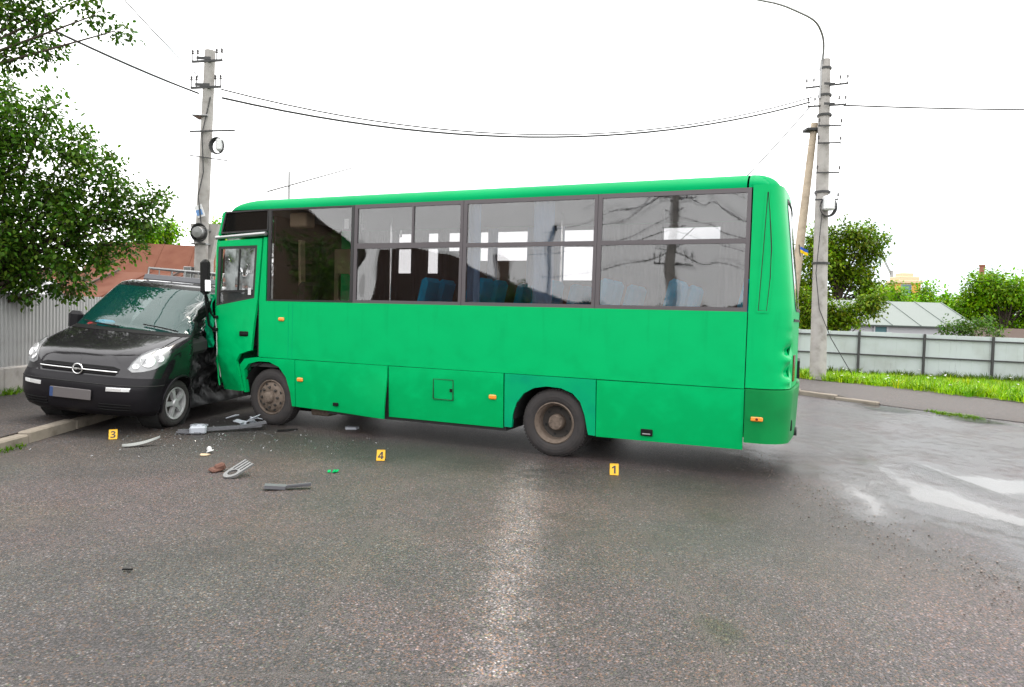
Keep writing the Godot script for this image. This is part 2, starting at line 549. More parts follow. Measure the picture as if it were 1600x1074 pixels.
func road_textures() -> void:
	var n := 1024
	var r := RandomNumberGenerator.new()
	r.seed = 5
	var f := FastNoiseLite.new()
	f.noise_type = FastNoiseLite.TYPE_CELLULAR
	f.cellular_return_type = FastNoiseLite.RETURN_CELL_VALUE
	f.frequency = 0.2
	f.cellular_jitter = 1.0
	f.fractal_type = FastNoiseLite.FRACTAL_NONE
	f.seed = 2
	var a := f.get_seamless_image(n, n, false, false, 0.04).get_data()
	f.cellular_return_type = FastNoiseLite.RETURN_DISTANCE
	var b := f.get_seamless_image(n, n, false, false, 0.04).get_data()
	var g := FastNoiseLite.new()
	g.frequency = 0.06
	g.fractal_octaves = 3
	var c := g.get_seamless_image(n, n).get_data()
	var col := PackedByteArray()
	col.resize(n * n * 3)
	var hgt := PackedByteArray()
	hgt.resize(n * n)
	var lut := []
	for i in 256:
		var t := r.randf()
		var k := Color(0.13, 0.114, 0.115) * r.randf_range(0.4, 1.6)
		if t < 0.07:
			k = Color(0.42, 0.38, 0.37) * r.randf_range(0.7, 1.3)
		elif t < 0.2:
			k = Color(0.25, 0.15, 0.1) * r.randf_range(0.7, 1.2)
		elif t < 0.28:
			k = Color(0.2, 0.17, 0.2) if r.randf() < 0.6 else Color(0.15, 0.17, 0.1) * r.randf_range(0.8, 1.2)
		elif t < 0.42:
			k = Color(0.055, 0.048, 0.047)
		lut.append(k)
	for i in n * n:
		var grain: Color = lut[a[i]]
		var k := grain * (0.62 + 0.76 * c[i] / 255.0)
		var pit: float = 1.0 - clampf((b[i] - 120) / 120.0, 0.0, 0.5)
		k = (k * pit).linear_to_srgb()
		col[i * 3] = k.r8
		col[i * 3 + 1] = k.g8
		col[i * 3 + 2] = k.b8
		hgt[i] = clampi(255 - b[i] + int((a[i] - 128) * 0.3), 0, 255)
	M["road_grain"] = ImageTexture.create_from_image(Image.create_from_data(n, n, false, Image.FORMAT_RGB8, col))
	M["road_relief"] = ImageTexture.create_from_image(Image.create_from_data(n, n, false, Image.FORMAT_L8, hgt))
	# the wide tones of the road: worn pale streak, stains, brownish and greyer parts. 24 m by 20 m at 2.5 cm
	var w := 900
	var h := 760
	var im := Image.create_empty(w, h, false, Image.FORMAT_RGB8)
	var q := FastNoiseLite.new()
	q.frequency = 0.55
	q.fractal_octaves = 5
	q.seed = 14
	for y in h:
		var z := -19.0 + 19.0 * (y + 0.5) / h
		for x in w:
			var X := -9.0 + 22.5 * (x + 0.5) / w
			var low := q.get_noise_2d(X * 0.5, z * 0.5)
			var mid := q.get_noise_2d(X * 2.0 + 30.0, z * 2.0)
			var hi := q.get_noise_2d(X * 9.0, z * 9.0 + 70.0)
			var k := g3(0.74 + low * 0.2 + mid * 0.2 + hi * 0.14)
			k = k * g3(1.0).lerp(Color(1.1, 0.96, 0.98), clampf(0.45 + low * 2.0 + hi * 0.3, 0.0, 1.0))
			k = k * g3(1.0).lerp(Color(1.05, 1.0, 0.92), clampf(q.get_noise_2d(X * 0.9 + 80.0, z * 0.9) * 2.4, 0.0, 1.0))
			k = k * g3(1.0).lerp(Color(0.93, 1.02, 0.95), clampf(q.get_noise_2d(X * 0.8 + 140.0, z * 0.8) * 2.4, 0.0, 1.0))
			# the pale streak that runs from the bus to the lower edge
			var cx := lerpf(-0.03, 0.2, clampf((-z - 3.0) / 4.8, 0.0, 1.0)) + mid * 0.05
			var ww := lerpf(0.15, 0.2, clampf((-z - 3.0) / 4.8, 0.0, 1.0))
			var s := exp(-pow((X - cx) / ww, 2.0)) * smoothstep(-8.3, -7.2, z) * clampf(0.85 + hi * 1.0 + mid * 0.6, 0.0, 1.0)
			k = k.lerp(g3(1.95), s * 0.95)
			# newer greyer surface on the right, its bluish sky sheen painted in
			var e := smoothstep(2.85, 3.5, X + mid * 0.6 + hi * 0.25 + (z + 5.0) * -0.05)
			k = k * g3(1.0).lerp(Color(1.02, 1.08, 1.19), e)
			k = k * (1.0 - 0.22 * smoothstep(0.9, 1.8, X + mid * 0.4) * smoothstep(3.6, 3.0, X + mid * 0.4) * smoothstep(-4.2, -6.0, z + low))  # damp edge darkened, with the shade beside the bus painted in
			k = k * (1.0 - 0.2 * smoothstep(-6.6, -8.2, z + mid * 0.5) * smoothstep(-14.0, -12.0, z))  # road darker beside and under the bus, its shade painted in
			# fine cracks in the newer surface
			var ck := absf(q.get_noise_2d(X * 1.1 + 11.0, z * 1.1)) + 0.05 * hi
			k = k * (1.0 - 0.45 * e * smoothstep(0.022, 0.006, ck) * smoothstep(-0.1, 0.2, low + 0.1))
			# mossy stain and an oily patch
			var st := exp(-pow((X - 1.14) / 0.11, 2.0) - pow((z + 3.6) / 0.15, 2.0)) * (1.2 + hi * 1.6)
			k = k.lerp(Color(0.28, 0.36, 0.12), clampf(st, 0.0, 0.85))
			st = exp(-pow((X - 3.35) / 0.25, 2.0) - pow((z + 7.9) / 0.35, 2.0)) * (0.7 + hi * 2.0)
			k = k.lerp(Color(0.3, 0.34, 0.13), clampf(st, 0.0, 0.85))
			st = exp(-pow((X - 1.75) / 0.16, 2.0) - pow((z + 5.75) / 0.2, 2.0)) * (0.9 + hi * 2.0)
			k = k.lerp(Color(0.3, 0.34, 0.2), clampf(st, 0.0, 0.7))
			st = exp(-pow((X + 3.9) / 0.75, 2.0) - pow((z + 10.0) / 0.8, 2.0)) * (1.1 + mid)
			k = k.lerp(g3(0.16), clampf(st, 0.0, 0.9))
			st = exp(-pow((X - 0.1 + z * 0.0) / 0.9, 2.0) - pow((z + 8.6) / 0.5, 2.0)) * (0.8 + mid)  # darker patch under the bus near its rear wheel
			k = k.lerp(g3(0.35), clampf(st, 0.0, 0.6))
			k = k.clamp() if false else Color(clampf(k.r * 0.5, 0, 1), clampf(k.g * 0.5, 0, 1), clampf(k.b * 0.5, 0, 1))
			im.set_pixel(x, y, k.linear_to_srgb())
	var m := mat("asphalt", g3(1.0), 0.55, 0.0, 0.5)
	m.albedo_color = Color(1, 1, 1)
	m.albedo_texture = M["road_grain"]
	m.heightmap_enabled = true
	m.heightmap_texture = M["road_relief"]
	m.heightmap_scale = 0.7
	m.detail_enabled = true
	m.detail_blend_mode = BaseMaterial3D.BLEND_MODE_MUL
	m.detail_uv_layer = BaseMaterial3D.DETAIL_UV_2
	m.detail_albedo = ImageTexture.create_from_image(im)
	var pv := mat("pavement_asphalt", g3(1.0), 0.7)
	pv.albedo_color = Color(0.6, 0.59, 0.585)
	pv.albedo_texture = M["road_grain"]
	pv.heightmap_enabled = true
	pv.heightmap_texture = M["road_relief"]
	pv.heightmap_scale = 0.4
	tri_planar(pv, 1.0 / 2.6, true)
	# a film of water, thick and thin
	var wi := Image.create_empty(700, 800, false, Image.FORMAT_RGBA8)
	for y in 800:
		var z := -18.0 + 16.0 * (y + 0.5) / 800.0
		for x in 700:
			var X := -1.0 + 14.0 * (x + 0.5) / 700.0
			var mid := q.get_noise_2d(X * 1.6 + 7.0, z * 1.1)
			var hi := q.get_noise_2d(X * 8.0, z * 6.0 + 20.0)
			var e := smoothstep(2.9, 4.4, X + mid * 1.0 + hi * 0.3 + (z + 5.0) * -0.08)
			var al := e * clampf(0.8 + mid * 0.9 + hi * 0.9, 0.0, 1.0)
			al *= 0.42
			al *= smoothstep(0.0, 0.1, x / 700.0) * smoothstep(0.0, 0.06, y / 800.0) * smoothstep(0.0, 0.06, 1.0 - y / 800.0)
			wi.set_pixel(x, y, Color(1, 1, 1, clampf(al, 0.0, 0.8)))
	var wm := mat("wet_film", Color(0.1, 0.102, 0.115), 0.26, 0.0, 0.7)
	wm.albedo_texture = ImageTexture.create_from_image(wi)
	wm.transparency = BaseMaterial3D.TRANSPARENCY_ALPHA
	wm.texture_repeat = false
	var pu := mat("puddle_water", Color(0.06, 0.057, 0.055), 0.07, 0.0, 0.7)
	pu.transparency = BaseMaterial3D.TRANSPARENCY_ALPHA

func grime_picture() -> Texture2D:
	# road grime splashed along the skirts, faint runs under the windows
	var n := 512
	var f := FastNoiseLite.new()
	f.frequency = 0.02
	f.fractal_octaves = 5
	var a := f.get_seamless_image(n, n).get_data()
	f.seed = 4
	f.frequency = 0.05
	var b := f.get_seamless_image(n, n).get_data()
	var im := Image.create_empty(n, n, false, Image.FORMAT_RGB8)
	for y in n:
		var up := 3.2 * (y + 0.5) / n
		for x in n:
			var p := a[y * n + x] / 255.0
			var run := b[((y / 14) * n + x) % (n * n)] / 255.0
			var low := smoothstep(1.15, 0.25, up + (p - 0.5) * 0.9)
			var drip := smoothstep(0.62, 0.85, run) * smoothstep(0.95, 1.75, up) * smoothstep(1.8, 1.74, up)
			var k := g3(0.93 + 0.1 * p)
			k = k.lerp(Color(0.9, 0.66, 0.58), clampf(low * (0.25 + 0.65 * p), 0.0, 0.75))
			k = k.lerp(g3(0.72), drip * 0.35)
			im.set_pixel(x, n - 1 - y, Color(clampf(k.r, 0, 1), clampf(k.g, 0, 1), clampf(k.b, 0, 1)).linear_to_srgb())
	return ImageTexture.create_from_image(im)

func crack_picture() -> Texture2D:
	# crazed safety glass: pale cells and cracks, with gaps
	var f := FastNoiseLite.new()
	f.noise_type = FastNoiseLite.TYPE_CELLULAR
	f.cellular_return_type = FastNoiseLite.RETURN_DISTANCE2_SUB
	f.frequency = 0.06
	f.fractal_type = FastNoiseLite.FRACTAL_NONE
	var g := FastNoiseLite.new()
	g.frequency = 0.012
	g.fractal_octaves = 4
	var im := Image.create_empty(256, 256, false, Image.FORMAT_RGBA8)
	for y in 256:
		for x in 256:
			var d := f.get_noise_2d(x, y) + 1.0
			var k := g.get_noise_2d(x, y)
			var al := clampf(0.95 + k * 1.5 + (0.55 if d < 0.16 else 0.0), 0.0, 0.97)
			var t := clampf(0.75 + k * 0.8, 0.3, 1.0)
			im.set_pixel(x, y, Color(t, t, t, al))
	return ImageTexture.create_from_image(im)

func flat_sheet(pts: Array, y: float, thick := 0.0) -> MB:
	var b := MB.new()
	var poly := []
	for p in pts:
		poly.append(Vector2(p.x, -p.y))
	b.prism(poly, y - maxf(thick, 0.002), y, Transform3D(Basis(Vector3.RIGHT, Vector3.BACK * -1.0, Vector3.UP), Vector3.ZERO))
	return b

func ragged(pts: Array, amount: float, steps := 5) -> Array:
	# the outline subdivided and roughened
	var out := []
	for i in pts.size():
		var a: Vector2 = pts[i]
		var b: Vector2 = pts[(i + 1) % pts.size()]
		for k in steps:
			var p := a.lerp(b, float(k) / steps)
			p += Vector2(noise.get_noise_2d(p.x * 3.0, p.y * 3.0), noise.get_noise_2d(p.x * 3.0 + 50.0, p.y * 3.0)) * amount
			p += Vector2(noise.get_noise_2d(p.x * 11.0, p.y * 11.0 + 9.0), noise.get_noise_2d(p.x * 11.0 + 50.0, p.y * 11.0)) * amount * 0.7
			out.append(p)
	return out

func make_ground() -> void:
	var gm := MB.new()
	gm.quad(Vector3(-500, -0.06, 120), Vector3(500, -0.06, 120), Vector3(500, -0.06, -900), Vector3(-500, -0.06, -900), Vector3.UP)
	setting("ground", gm, M.earth)
	# the road: one sheet, grain in the first coordinates, wide tones in the second
	var st := SurfaceTool.new()
	st.begin(Mesh.PRIMITIVE_TRIANGLES)
	var xs := [-14.0, -9.0, 13.5, 60.0]
	var zs := [-70.0, -19.0, 0.0, 30.0]
	for i in 3:
		for k in 3:
			var c := [Vector2(xs[i], zs[k]), Vector2(xs[i + 1], zs[k]), Vector2(xs[i + 1], zs[k + 1]), Vector2(xs[i], zs[k + 1])]
			for t in [0, 1, 2, 0, 2, 3]:
				var p: Vector2 = c[t]
				st.set_normal(Vector3.UP)
				st.set_uv(p / 2.05)
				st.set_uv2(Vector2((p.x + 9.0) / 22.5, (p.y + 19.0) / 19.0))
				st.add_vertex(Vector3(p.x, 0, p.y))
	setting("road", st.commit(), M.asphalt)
	var wet: StandardMaterial3D = M.asphalt.duplicate()
	wet.roughness = 0.3
	wet.metallic_specular = 0.65
	var we := ragged([Vector2(2.0, -19.0), Vector2(3.0, -12.0), Vector2(3.0, -9.0), Vector2(3.1, -7.4), Vector2(3.06, -6.25), Vector2(2.95, -5.17), Vector2(2.95, -4.3), Vector2(2.85, -3.4), Vector2(2.7, -1.5), Vector2(13.4, -1.5), Vector2(13.4, -18.9)], 0.22, 14)
	st = SurfaceTool.new()
	st.begin(Mesh.PRIMITIVE_TRIANGLES)
	var wt := Geometry2D.triangulate_polygon(PackedVector2Array(we))
	var cw := 1.0
	for i in wt.size():
		var p: Vector2 = we[wt[i]]
		st.set_normal(Vector3.UP)
		st.set_uv(p / 2.05)
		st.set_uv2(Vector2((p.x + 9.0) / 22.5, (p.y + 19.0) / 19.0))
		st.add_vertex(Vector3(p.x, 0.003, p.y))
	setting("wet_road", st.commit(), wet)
	var wf := MB.new()
	var c4 := [Vector3(-1, 0.007, -18), Vector3(13, 0.007, -18), Vector3(13, 0.007, -2), Vector3(-1, 0.007, -2)]
	wf.tri(c4[0], c4[1], c4[2], Vector3.UP, Vector3.UP, Vector3.UP, Vector2(0, 0), Vector2(1, 0), Vector2(1, 1))
	wf.tri(c4[0], c4[2], c4[3], Vector3.UP, Vector3.UP, Vector3.UP, Vector2(0, 0), Vector2(1, 1), Vector2(0, 1))
	setting("wet_film", wf, M.wet_film)
	var pud := [
		[Vector2(3.46, -7.22), Vector2(3.71, -7.32), Vector2(3.89, -7.19), Vector2(3.75, -7.01), Vector2(3.5, -6.78), Vector2(3.5, -6.53), Vector2(3.43, -6.23), Vector2(3.21, -5.88), Vector2(3.11, -5.84), Vector2(3.2, -6.11), Vector2(3.28, -6.44), Vector2(3.29, -6.65), Vector2(3.42, -6.89)],
		[Vector2(4.35, -8.41), Vector2(4.36, -8.08), Vector2(4.25, -7.49), Vector2(4.29, -7.19), Vector2(4.4, -6.84), Vector2(4.42, -6.47), Vector2(4.5, -5.9), Vector2(4.55, -5.5), Vector2(4.3, -5.65), Vector2(4.05, -6.0), Vector2(3.92, -6.3), Vector2(3.83, -6.43), Vector2(3.81, -6.57), Vector2(4.0, -6.96), Vector2(4.11, -7.38), Vector2(4.25, -7.97)],
		[Vector2(4.83, -8.36), Vector2(4.94, -8.16), Vector2(4.94, -7.86), Vector2(4.96, -7.62), Vector2(5.23, -7.61), Vector2(5.34, -7.5), Vector2(5.9, -7.4), Vector2(6.4, -7.2), Vector2(6.2, -6.75), Vector2(5.6, -6.7), Vector2(5.05, -6.85), Vector2(4.86, -6.68), Vector2(4.79, -6.82), Vector2(4.78, -7.38), Vector2(4.76, -7.93)],
		[Vector2(7.3, -14.5), Vector2(7.6, -14.6), Vector2(7.85, -14.0), Vector2(7.9, -13.5), Vector2(7.5, -13.2), Vector2(7.1, -13.6)],
		[Vector2(8.3, -12.9), Vector2(8.6, -12.8), Vector2(8.75, -12.4), Vector2(8.6, -12.0), Vector2(8.2, -12.1), Vector2(8.0, -12.5)],
	]
	for p in pud:
		puddle(p)
	# the left pavement and its kerb of separate stones
	var kl := [Vector2(-5.42, 6), Vector2(-5.6, -7.6), Vector2(-5.78, -9.7), Vector2(-6.15, -15), Vector2(-7.2, -40)]
	var lp := [Vector2(-14, 6)]
	for p in kl: lp.append(p - Vector2(0.07, 0))
	lp.append(Vector2(-14, -40))
	var pl := setting("pavement", flat_sheet(lp, 0.12, 0.14), M.pavement_asphalt)
	kerb(pl, kl, 0.0, 1.0, 24.5)
	# the right pavement, the verge, and the kerb that sinks into the asphalt
	var kr := [Vector2(3.0, -22.2), Vector2(6.8, -16.25), Vector2(7.46, -14.9), Vector2(8.2, -13.6), Vector2(9.3, -12.0), Vector2(14, -5)]
	var far_edge := [Vector2(5.6, -23.6), Vector2(8.3, -19.4), Vector2(9.3, -18.1), Vector2(10.2, -16.2), Vector2(11.3, -14.0), Vector2(15.5, -7.0)]
	var RP := []
	for i in kr.size() - 1:
		for k in 8:
			var u := k / 8.0
			var a: Vector2 = kr[i].lerp(kr[i + 1], u) + Vector2(0.06, 0.03)
			var c: Vector2 = far_edge[i].lerp(far_edge[i + 1], u)
			var low := 0.1 * smoothstep(-14.2, -15.9, a.y) + 0.018
			var row := [Vector3(a.x, low - 0.14, a.y)]
			for j in 5:
				var q := a.lerp(c, j / 4.0)
				row.append(Vector3(q.x, lerpf(low, 0.118, j / 4.0), q.y))
			RP.append(row)
	var rb := MB.new()
	grid(rb, RP, Vector3.UP)
	var pr := setting("pavement", rb, M.pavement_asphalt)
	kerb(pr, kr, 2.05, 1.0, 9.2)
	var vg := [Vector2(3.0, -24.5), Vector2(7.4, -21.0), Vector2(8.16, -19.7), Vector2(9.2, -18.4), Vector2(10.07, -16.5), Vector2(11.0, -14.4), Vector2(14.0, -9.4), Vector2(30, -9), Vector2(30, -40), Vector2(3.0, -40)]
	var vb := MB.new()
	vb.patch(vg, [], 1.5, func(p: Vector2) -> Vector3: return Vector3(p.x, verge_y(p), p.y), Vector3.UP)
	setting("verge", vb, M.earth)
	tag(setting("far_field", flat_sheet([Vector2(-60, -26), Vector2(-60, -300), Vector2(200, -300), Vector2(200, -27), Vector2(30, -27), Vector2(3, -40), Vector2(-7.5, -60), Vector2(-14, -26)], -0.03, 0.02), M.moss), "")
	grass_verge(vg)
	# low weeds along the foot of the left fence and a tuft in the gutter
	weeds([Vector3(-8.3, 0.12, -10.9), Vector3(-8.25, 0.12, -11.2), Vector3(-8.3, 0.12, -11.6), Vector3(-8.28, 0.12, -12.0), Vector3(-8.3, 0.12, -12.5), Vector3(-8.3, 0.12, -13.0)], 0.14, "low green weeds along the foot of the left plinth")
	weeds([Vector3(-5.6, 0.0, -7.55), Vector3(-5.52, 0.0, -7.6)], 0.06, "small green tuft in the gutter by the left kerb")
	weeds([Vector3(8.3, 0.01, -13.1), Vector3(8.45, 0.01, -12.95), Vector3(8.2, 0.01, -13.3), Vector3(8.55, 0.01, -12.75)], 0.07, "green tufts growing out of the far puddle")

func puddle(poly: Array) -> void:
	# standing water with a broken edge and a damp rim
	var lo: Vector2 = poly[0]
	var hi: Vector2 = poly[0]
	for p in poly:
		lo = lo.min(p)
		hi = hi.max(p)
	lo -= Vector2(0.35, 0.35)
	hi += Vector2(0.35, 0.35)
	var w := int((hi.x - lo.x) / 0.012)
	var h := int((hi.y - lo.y) / 0.016)
	var pk := PackedVector2Array(poly)
	var im := Image.create_empty(w, h, false, Image.FORMAT_RGBA8)
	for y in h:
		for x in w:
			var p := Vector2(lerpf(lo.x, hi.x, (x + 0.5) / w), lerpf(lo.y, hi.y, (y + 0.5) / h))
			var d := 9.0
			for i in pk.size():
				d = minf(d, p.distance_to(Geometry2D.get_closest_point_to_segment(p, pk[i], pk[(i + 1) % pk.size()])))
			if not Geometry2D.is_point_in_polygon(p, pk):
				d = -d
			var v := d - 0.015 + 0.07 * noise.get_noise_2d(p.x * 5.0, p.y * 2.5) + 0.06 * noise.get_noise_2d(p.x * 17.0, p.y * 9.0) + 0.05 * noise.get_noise_2d(p.x * 47.0, p.y * 30.0)
			var al := smoothstep(-0.05, 0.07, v) * 0.66 + smoothstep(-0.3, 0.0, v) * 0.24 * (1.0 - smoothstep(-0.035, 0.045, v))
			al *= smoothstep(0.0, 0.08, x / float(w)) * smoothstep(0.0, 0.08, y / float(h)) * smoothstep(0.0, 0.08, 1.0 - x / float(w)) * smoothstep(0.0, 0.08, 1.0 - y / float(h))
			im.set_pixel(x, y, Color(1, 1, 1, clampf(al, 0.0, 0.95)))
	var m: StandardMaterial3D = M.puddle_water.duplicate()
	m.albedo_texture = ImageTexture.create_from_image(im)
	m.texture_repeat = false
	var b := MB.new()
	var c := [Vector3(lo.x, 0.011, lo.y), Vector3(hi.x, 0.011, lo.y), Vector3(hi.x, 0.011, hi.y), Vector3(lo.x, 0.011, hi.y)]
	b.tri(c[0], c[1], c[2], Vector3.UP, Vector3.UP, Vector3.UP, Vector2(0, 0), Vector2(1, 0), Vector2(1, 1))
	b.tri(c[0], c[2], c[3], Vector3.UP, Vector3.UP, Vector3.UP, Vector2(0, 0), Vector2(1, 1), Vector2(0, 1))
	setting("puddle", b, m)

func verge_y(p: Vector2) -> float:
	# the verge falls away from the pavement to the foot of the fence
	var near := -19.6 + (p.x - 8.2) * 1.85
	var back := -24.9 + (p.x - 10.34) * 0.303
	return 0.13 - 0.16 * clampf((near - p.y) / maxf(0.5, near - back), 0.0, 1.0)

func kerb(parent: Node3D, line: Array, from: float, step: float, to: float) -> void:
	# stones laid one after another along a line
	var at := []
	var total := 0.0
	for i in line.size() - 1:
		at.append(total)
		total += line[i].distance_to(line[i + 1])
	var s := from
	while s < minf(to, total) - 0.5:
		var ends := []
		for q in [s + 0.008, s + step - 0.008]:
			for i in range(line.size() - 2, -1, -1):
				if q >= at[i]:
					var d: Vector2 = (line[i + 1] - line[i]).normalized()
					ends.append(line[i] + d * (q - at[i]))
					break
		var d3 := Vector3(ends[1].x - ends[0].x, 0, ends[1].y - ends[0].y)
		var z := d3.normalized()
		var x := Vector3.UP.cross(z)
		var b := MB.new()
		var sink := rng.randf_range(-0.02, 0.008)
		if to < 10.0:
			sink -= 0.1 * smoothstep(7.2, 9.0, s)
		b.box(Vector3.ZERO, Vector3(0.15, 0.26, d3.length()), Basis(x, Vector3.UP, z).rotated(z, rng.randf_range(-0.03, 0.03)), 0.018)
		var o := part("kerb_stone", b, M.kerb_concrete, parent)
		o.position = Vector3((ends[0].x + ends[1].x) / 2.0, sink - 0.005, (ends[0].y + ends[1].y) / 2.0)
		s += step

func blade_tuft(n: int, h: float, spread: float, wide: float) -> ArrayMesh:
	var b := MB.new()
	for i in n:
		var a := rng.randf() * TAU
		var d := Vector3(cos(a), 0, sin(a))
		var side := Vector3(-d.z, 0, d.x)
		var p := d * rng.randf() * spread * 0.5
		var hh := h * rng.randf_range(0.5, 1.0)
		var m := p + Vector3.UP * hh * 0.6 + d * spread * 0.25
		var t := p + Vector3.UP * hh + d * spread * rng.randf_range(0.4, 1.0)
		var nn := (d + Vector3.UP).normalized()
		b.squad(p - side * wide, p + side * wide, m + side * wide * 0.8, m - side * wide * 0.8, nn, nn, nn, nn)
		b.tri(m - side * wide * 0.8, m + side * wide * 0.8, t, nn, nn, nn)
	return b.mesh()

func scatter(called: String, mesh: Mesh, m: Material, at: Array, tint: Callable, parent: Node3D = self) -> MultiMeshInstance3D:
	var mm := MultiMesh.new()
	mm.transform_format = MultiMesh.TRANSFORM_3D
	mm.use_colors = true
	mm.mesh = mesh
	mm.instance_count = at.size()
	for i in at.size():
		mm.set_instance_transform(i, at[i])
		mm.set_instance_color(i, tint.call(i))
	var o := MultiMeshInstance3D.new()
	o.multimesh = mm
	o.material_override = m
	o.name = called if parent != self else numbered(called)
	parent.add_child(o, true)
	o.set_meta("kind", "stuff")
	return o

func grass_tint(_i: int) -> Color:
	var t := rng.randf()
	var k := rng.randf_range(0.55, 1.1)
	return Color(k * lerpf(0.75, 1.25, t), k, k * 0.9)

func grass_verge(poly: Array) -> void:
	var pk := PackedVector2Array(poly)
	var at := []
	while at.size() < 9000:
		var p := Vector2(rng.randf_range(6.5, 21.0), rng.randf_range(-25.5, -11.5))
		if not Geometry2D.is_point_in_polygon(p, pk):
			continue
		var s := rng.randf_range(0.75, 1.35) * (1.0 + 0.6 * noise.get_noise_2d(p.x * 0.7, p.y * 0.7)) * lerpf(0.5, 1.0, clampf((verge_y(p) + 0.03) / 0.13, 0.0, 1.0))
		at.append(Transform3D(Basis(Vector3.UP, rng.randf() * TAU).scaled(Vector3(s, s * rng.randf_range(0.7, 1.2), s)), Vector3(p.x, verge_y(p) - 0.02, p.y)))
	var tint := []
	for t in at:
		var q := noise.get_noise_2d(t.origin.x * 0.9, t.origin.z * 0.9) + 0.6 * noise.get_noise_2d(t.origin.x * 2.6, t.origin.z * 2.6)
		var c := grass_tint(0)
		if q > 0.28:
			c = c * Color(0.5, 0.68, 0.9)
		elif q < -0.42:
			c = c * Color(1.15, 0.8, 1.0)
		tint.append(c)
	tag(scatter("grass", blade_tuft(14, 0.26, 0.22, 0.008), M.grass_blade, at, func(i): return tint[i]), "bright yellow green unmown grass in front of the pale right fence", "grass")
	at = []
	while at.size() < 90:
		var p := Vector2(rng.randf_range(8.0, 20.0), rng.randf_range(-24.0, -14.0))
		if Geometry2D.is_point_in_polygon(p, pk):
			at.append(Transform3D(Basis(Vector3.UP, rng.randf() * TAU), Vector3(p.x, verge_y(p) + rng.randf_range(0.12, 0.26), p.y)))
	var fl := MB.new()
	for i in 5:
		fl.ball(Vector3(cos(i * 1.3) * 0.02, 0.01 * (i % 2), sin(i * 1.3) * 0.02), Vector3(0.014, 0.008, 0.014), 3, 5)
	tag(scatter("wildflowers", fl.mesh(), M.flower_white, at, func(_i): return Color.WHITE), "tiny white wildflower heads standing in the right verge grass", "flowers")
	# taller dark weeds at the foot of the fence
	at = []
	for i in 150:
		var x := rng.randf_range(10.3, 17.5)
		at.append(Transform3D(Basis(Vector3.UP, rng.randf() * TAU).scaled(Vector3.ONE * rng.randf_range(0.25, 0.85)), Vector3(x, -0.04, lerpf(-24.6, -22.7, (x - 10.3) / 6.6) + rng.randf_range(0.1, 0.6))))
	tag(scatter("tall_weeds", blade_tuft(16, 0.42, 0.4, 0.016), M.leaf_mid, at, grass_tint), "taller dark green weeds against the foot of the right fence", "weeds")

func weeds(spots: Array, h: float, label: String) -> void:
	var at := []
	for s in spots:
		for k in 14:
			at.append(Transform3D(Basis(Vector3.UP, rng.randf() * TAU).scaled(Vector3.ONE * rng.randf_range(0.5, 1.1)), s + Vector3(rng.randf_range(-0.12, 0.12), 0, rng.randf_range(-0.25, 0.25))))
	tag(scatter("weeds", blade_tuft(10, h, h * 1.2, 0.006), M.leaf_bright, at, grass_tint), label, "weeds")

func make_left_fence() -> void:
	var t := thing("sheet_fence", "grey corrugated sheet fence on a concrete plinth behind the dark van", "fence", Vector3(-8.42, 0.12, -11.4))
	var d := Vector3(-0.05, 0, -1).normalized()
	var out := Vector3(d.z, 0, -d.x) * -1.0
	for i in 12:
		var b := MB.new()
		b.box(d * (i * 3.0 - 9.0 + 1.5) + Vector3(0, 0.2, 0), Vector3(0.16, 0.44, 2.985), Basis(out, Vector3.UP, -d), 0.015)
		part("plinth", b, M.concrete, t)
	var sh := MB.new()
	var w := 1.1
	var n := 11
	for k in n:
		# trapezoid ribs
		var x0 := w * k / n
		var s := w / n
		var pr := [Vector2(0, 0), Vector2(s * 0.4, 0), Vector2(s * 0.55, 0.018), Vector2(s * 0.85, 0.018), Vector2(s, 0)]
		for j in 4:
			var a: Vector2 = pr[j]
			var c: Vector2 = pr[j + 1]
			for side in [0.0, -0.003]:
				sh.quad(d * (x0 + a.x) + out * (a.y + side), d * (x0 + c.x) + out * (c.y + side), d * (x0 + c.x) + out * (c.y + side) + Vector3.UP * 1.24, d * (x0 + a.x) + out * (a.y + side) + Vector3.UP * 1.24, out if side == 0.0 else -out)
	var m := sh.mesh()
	for i in 32:
		var o := part("sheet", m, M.grey_sheet, t)
		o.position = d * (i * 1.085 - 9.0) + Vector3(0, 0.435 + rng.randf_range(-0.006, 0.006), 0) + out * (0.004 * (i % 2))
	for i in 12:
		var b := MB.new()
		b.box(d * (i * 3.0 - 9.0) + Vector3(0, 0.84, 0) - out * 0.05, Vector3(0.06, 1.6, 0.06))
		part("post", b, M.dark_iron, t)

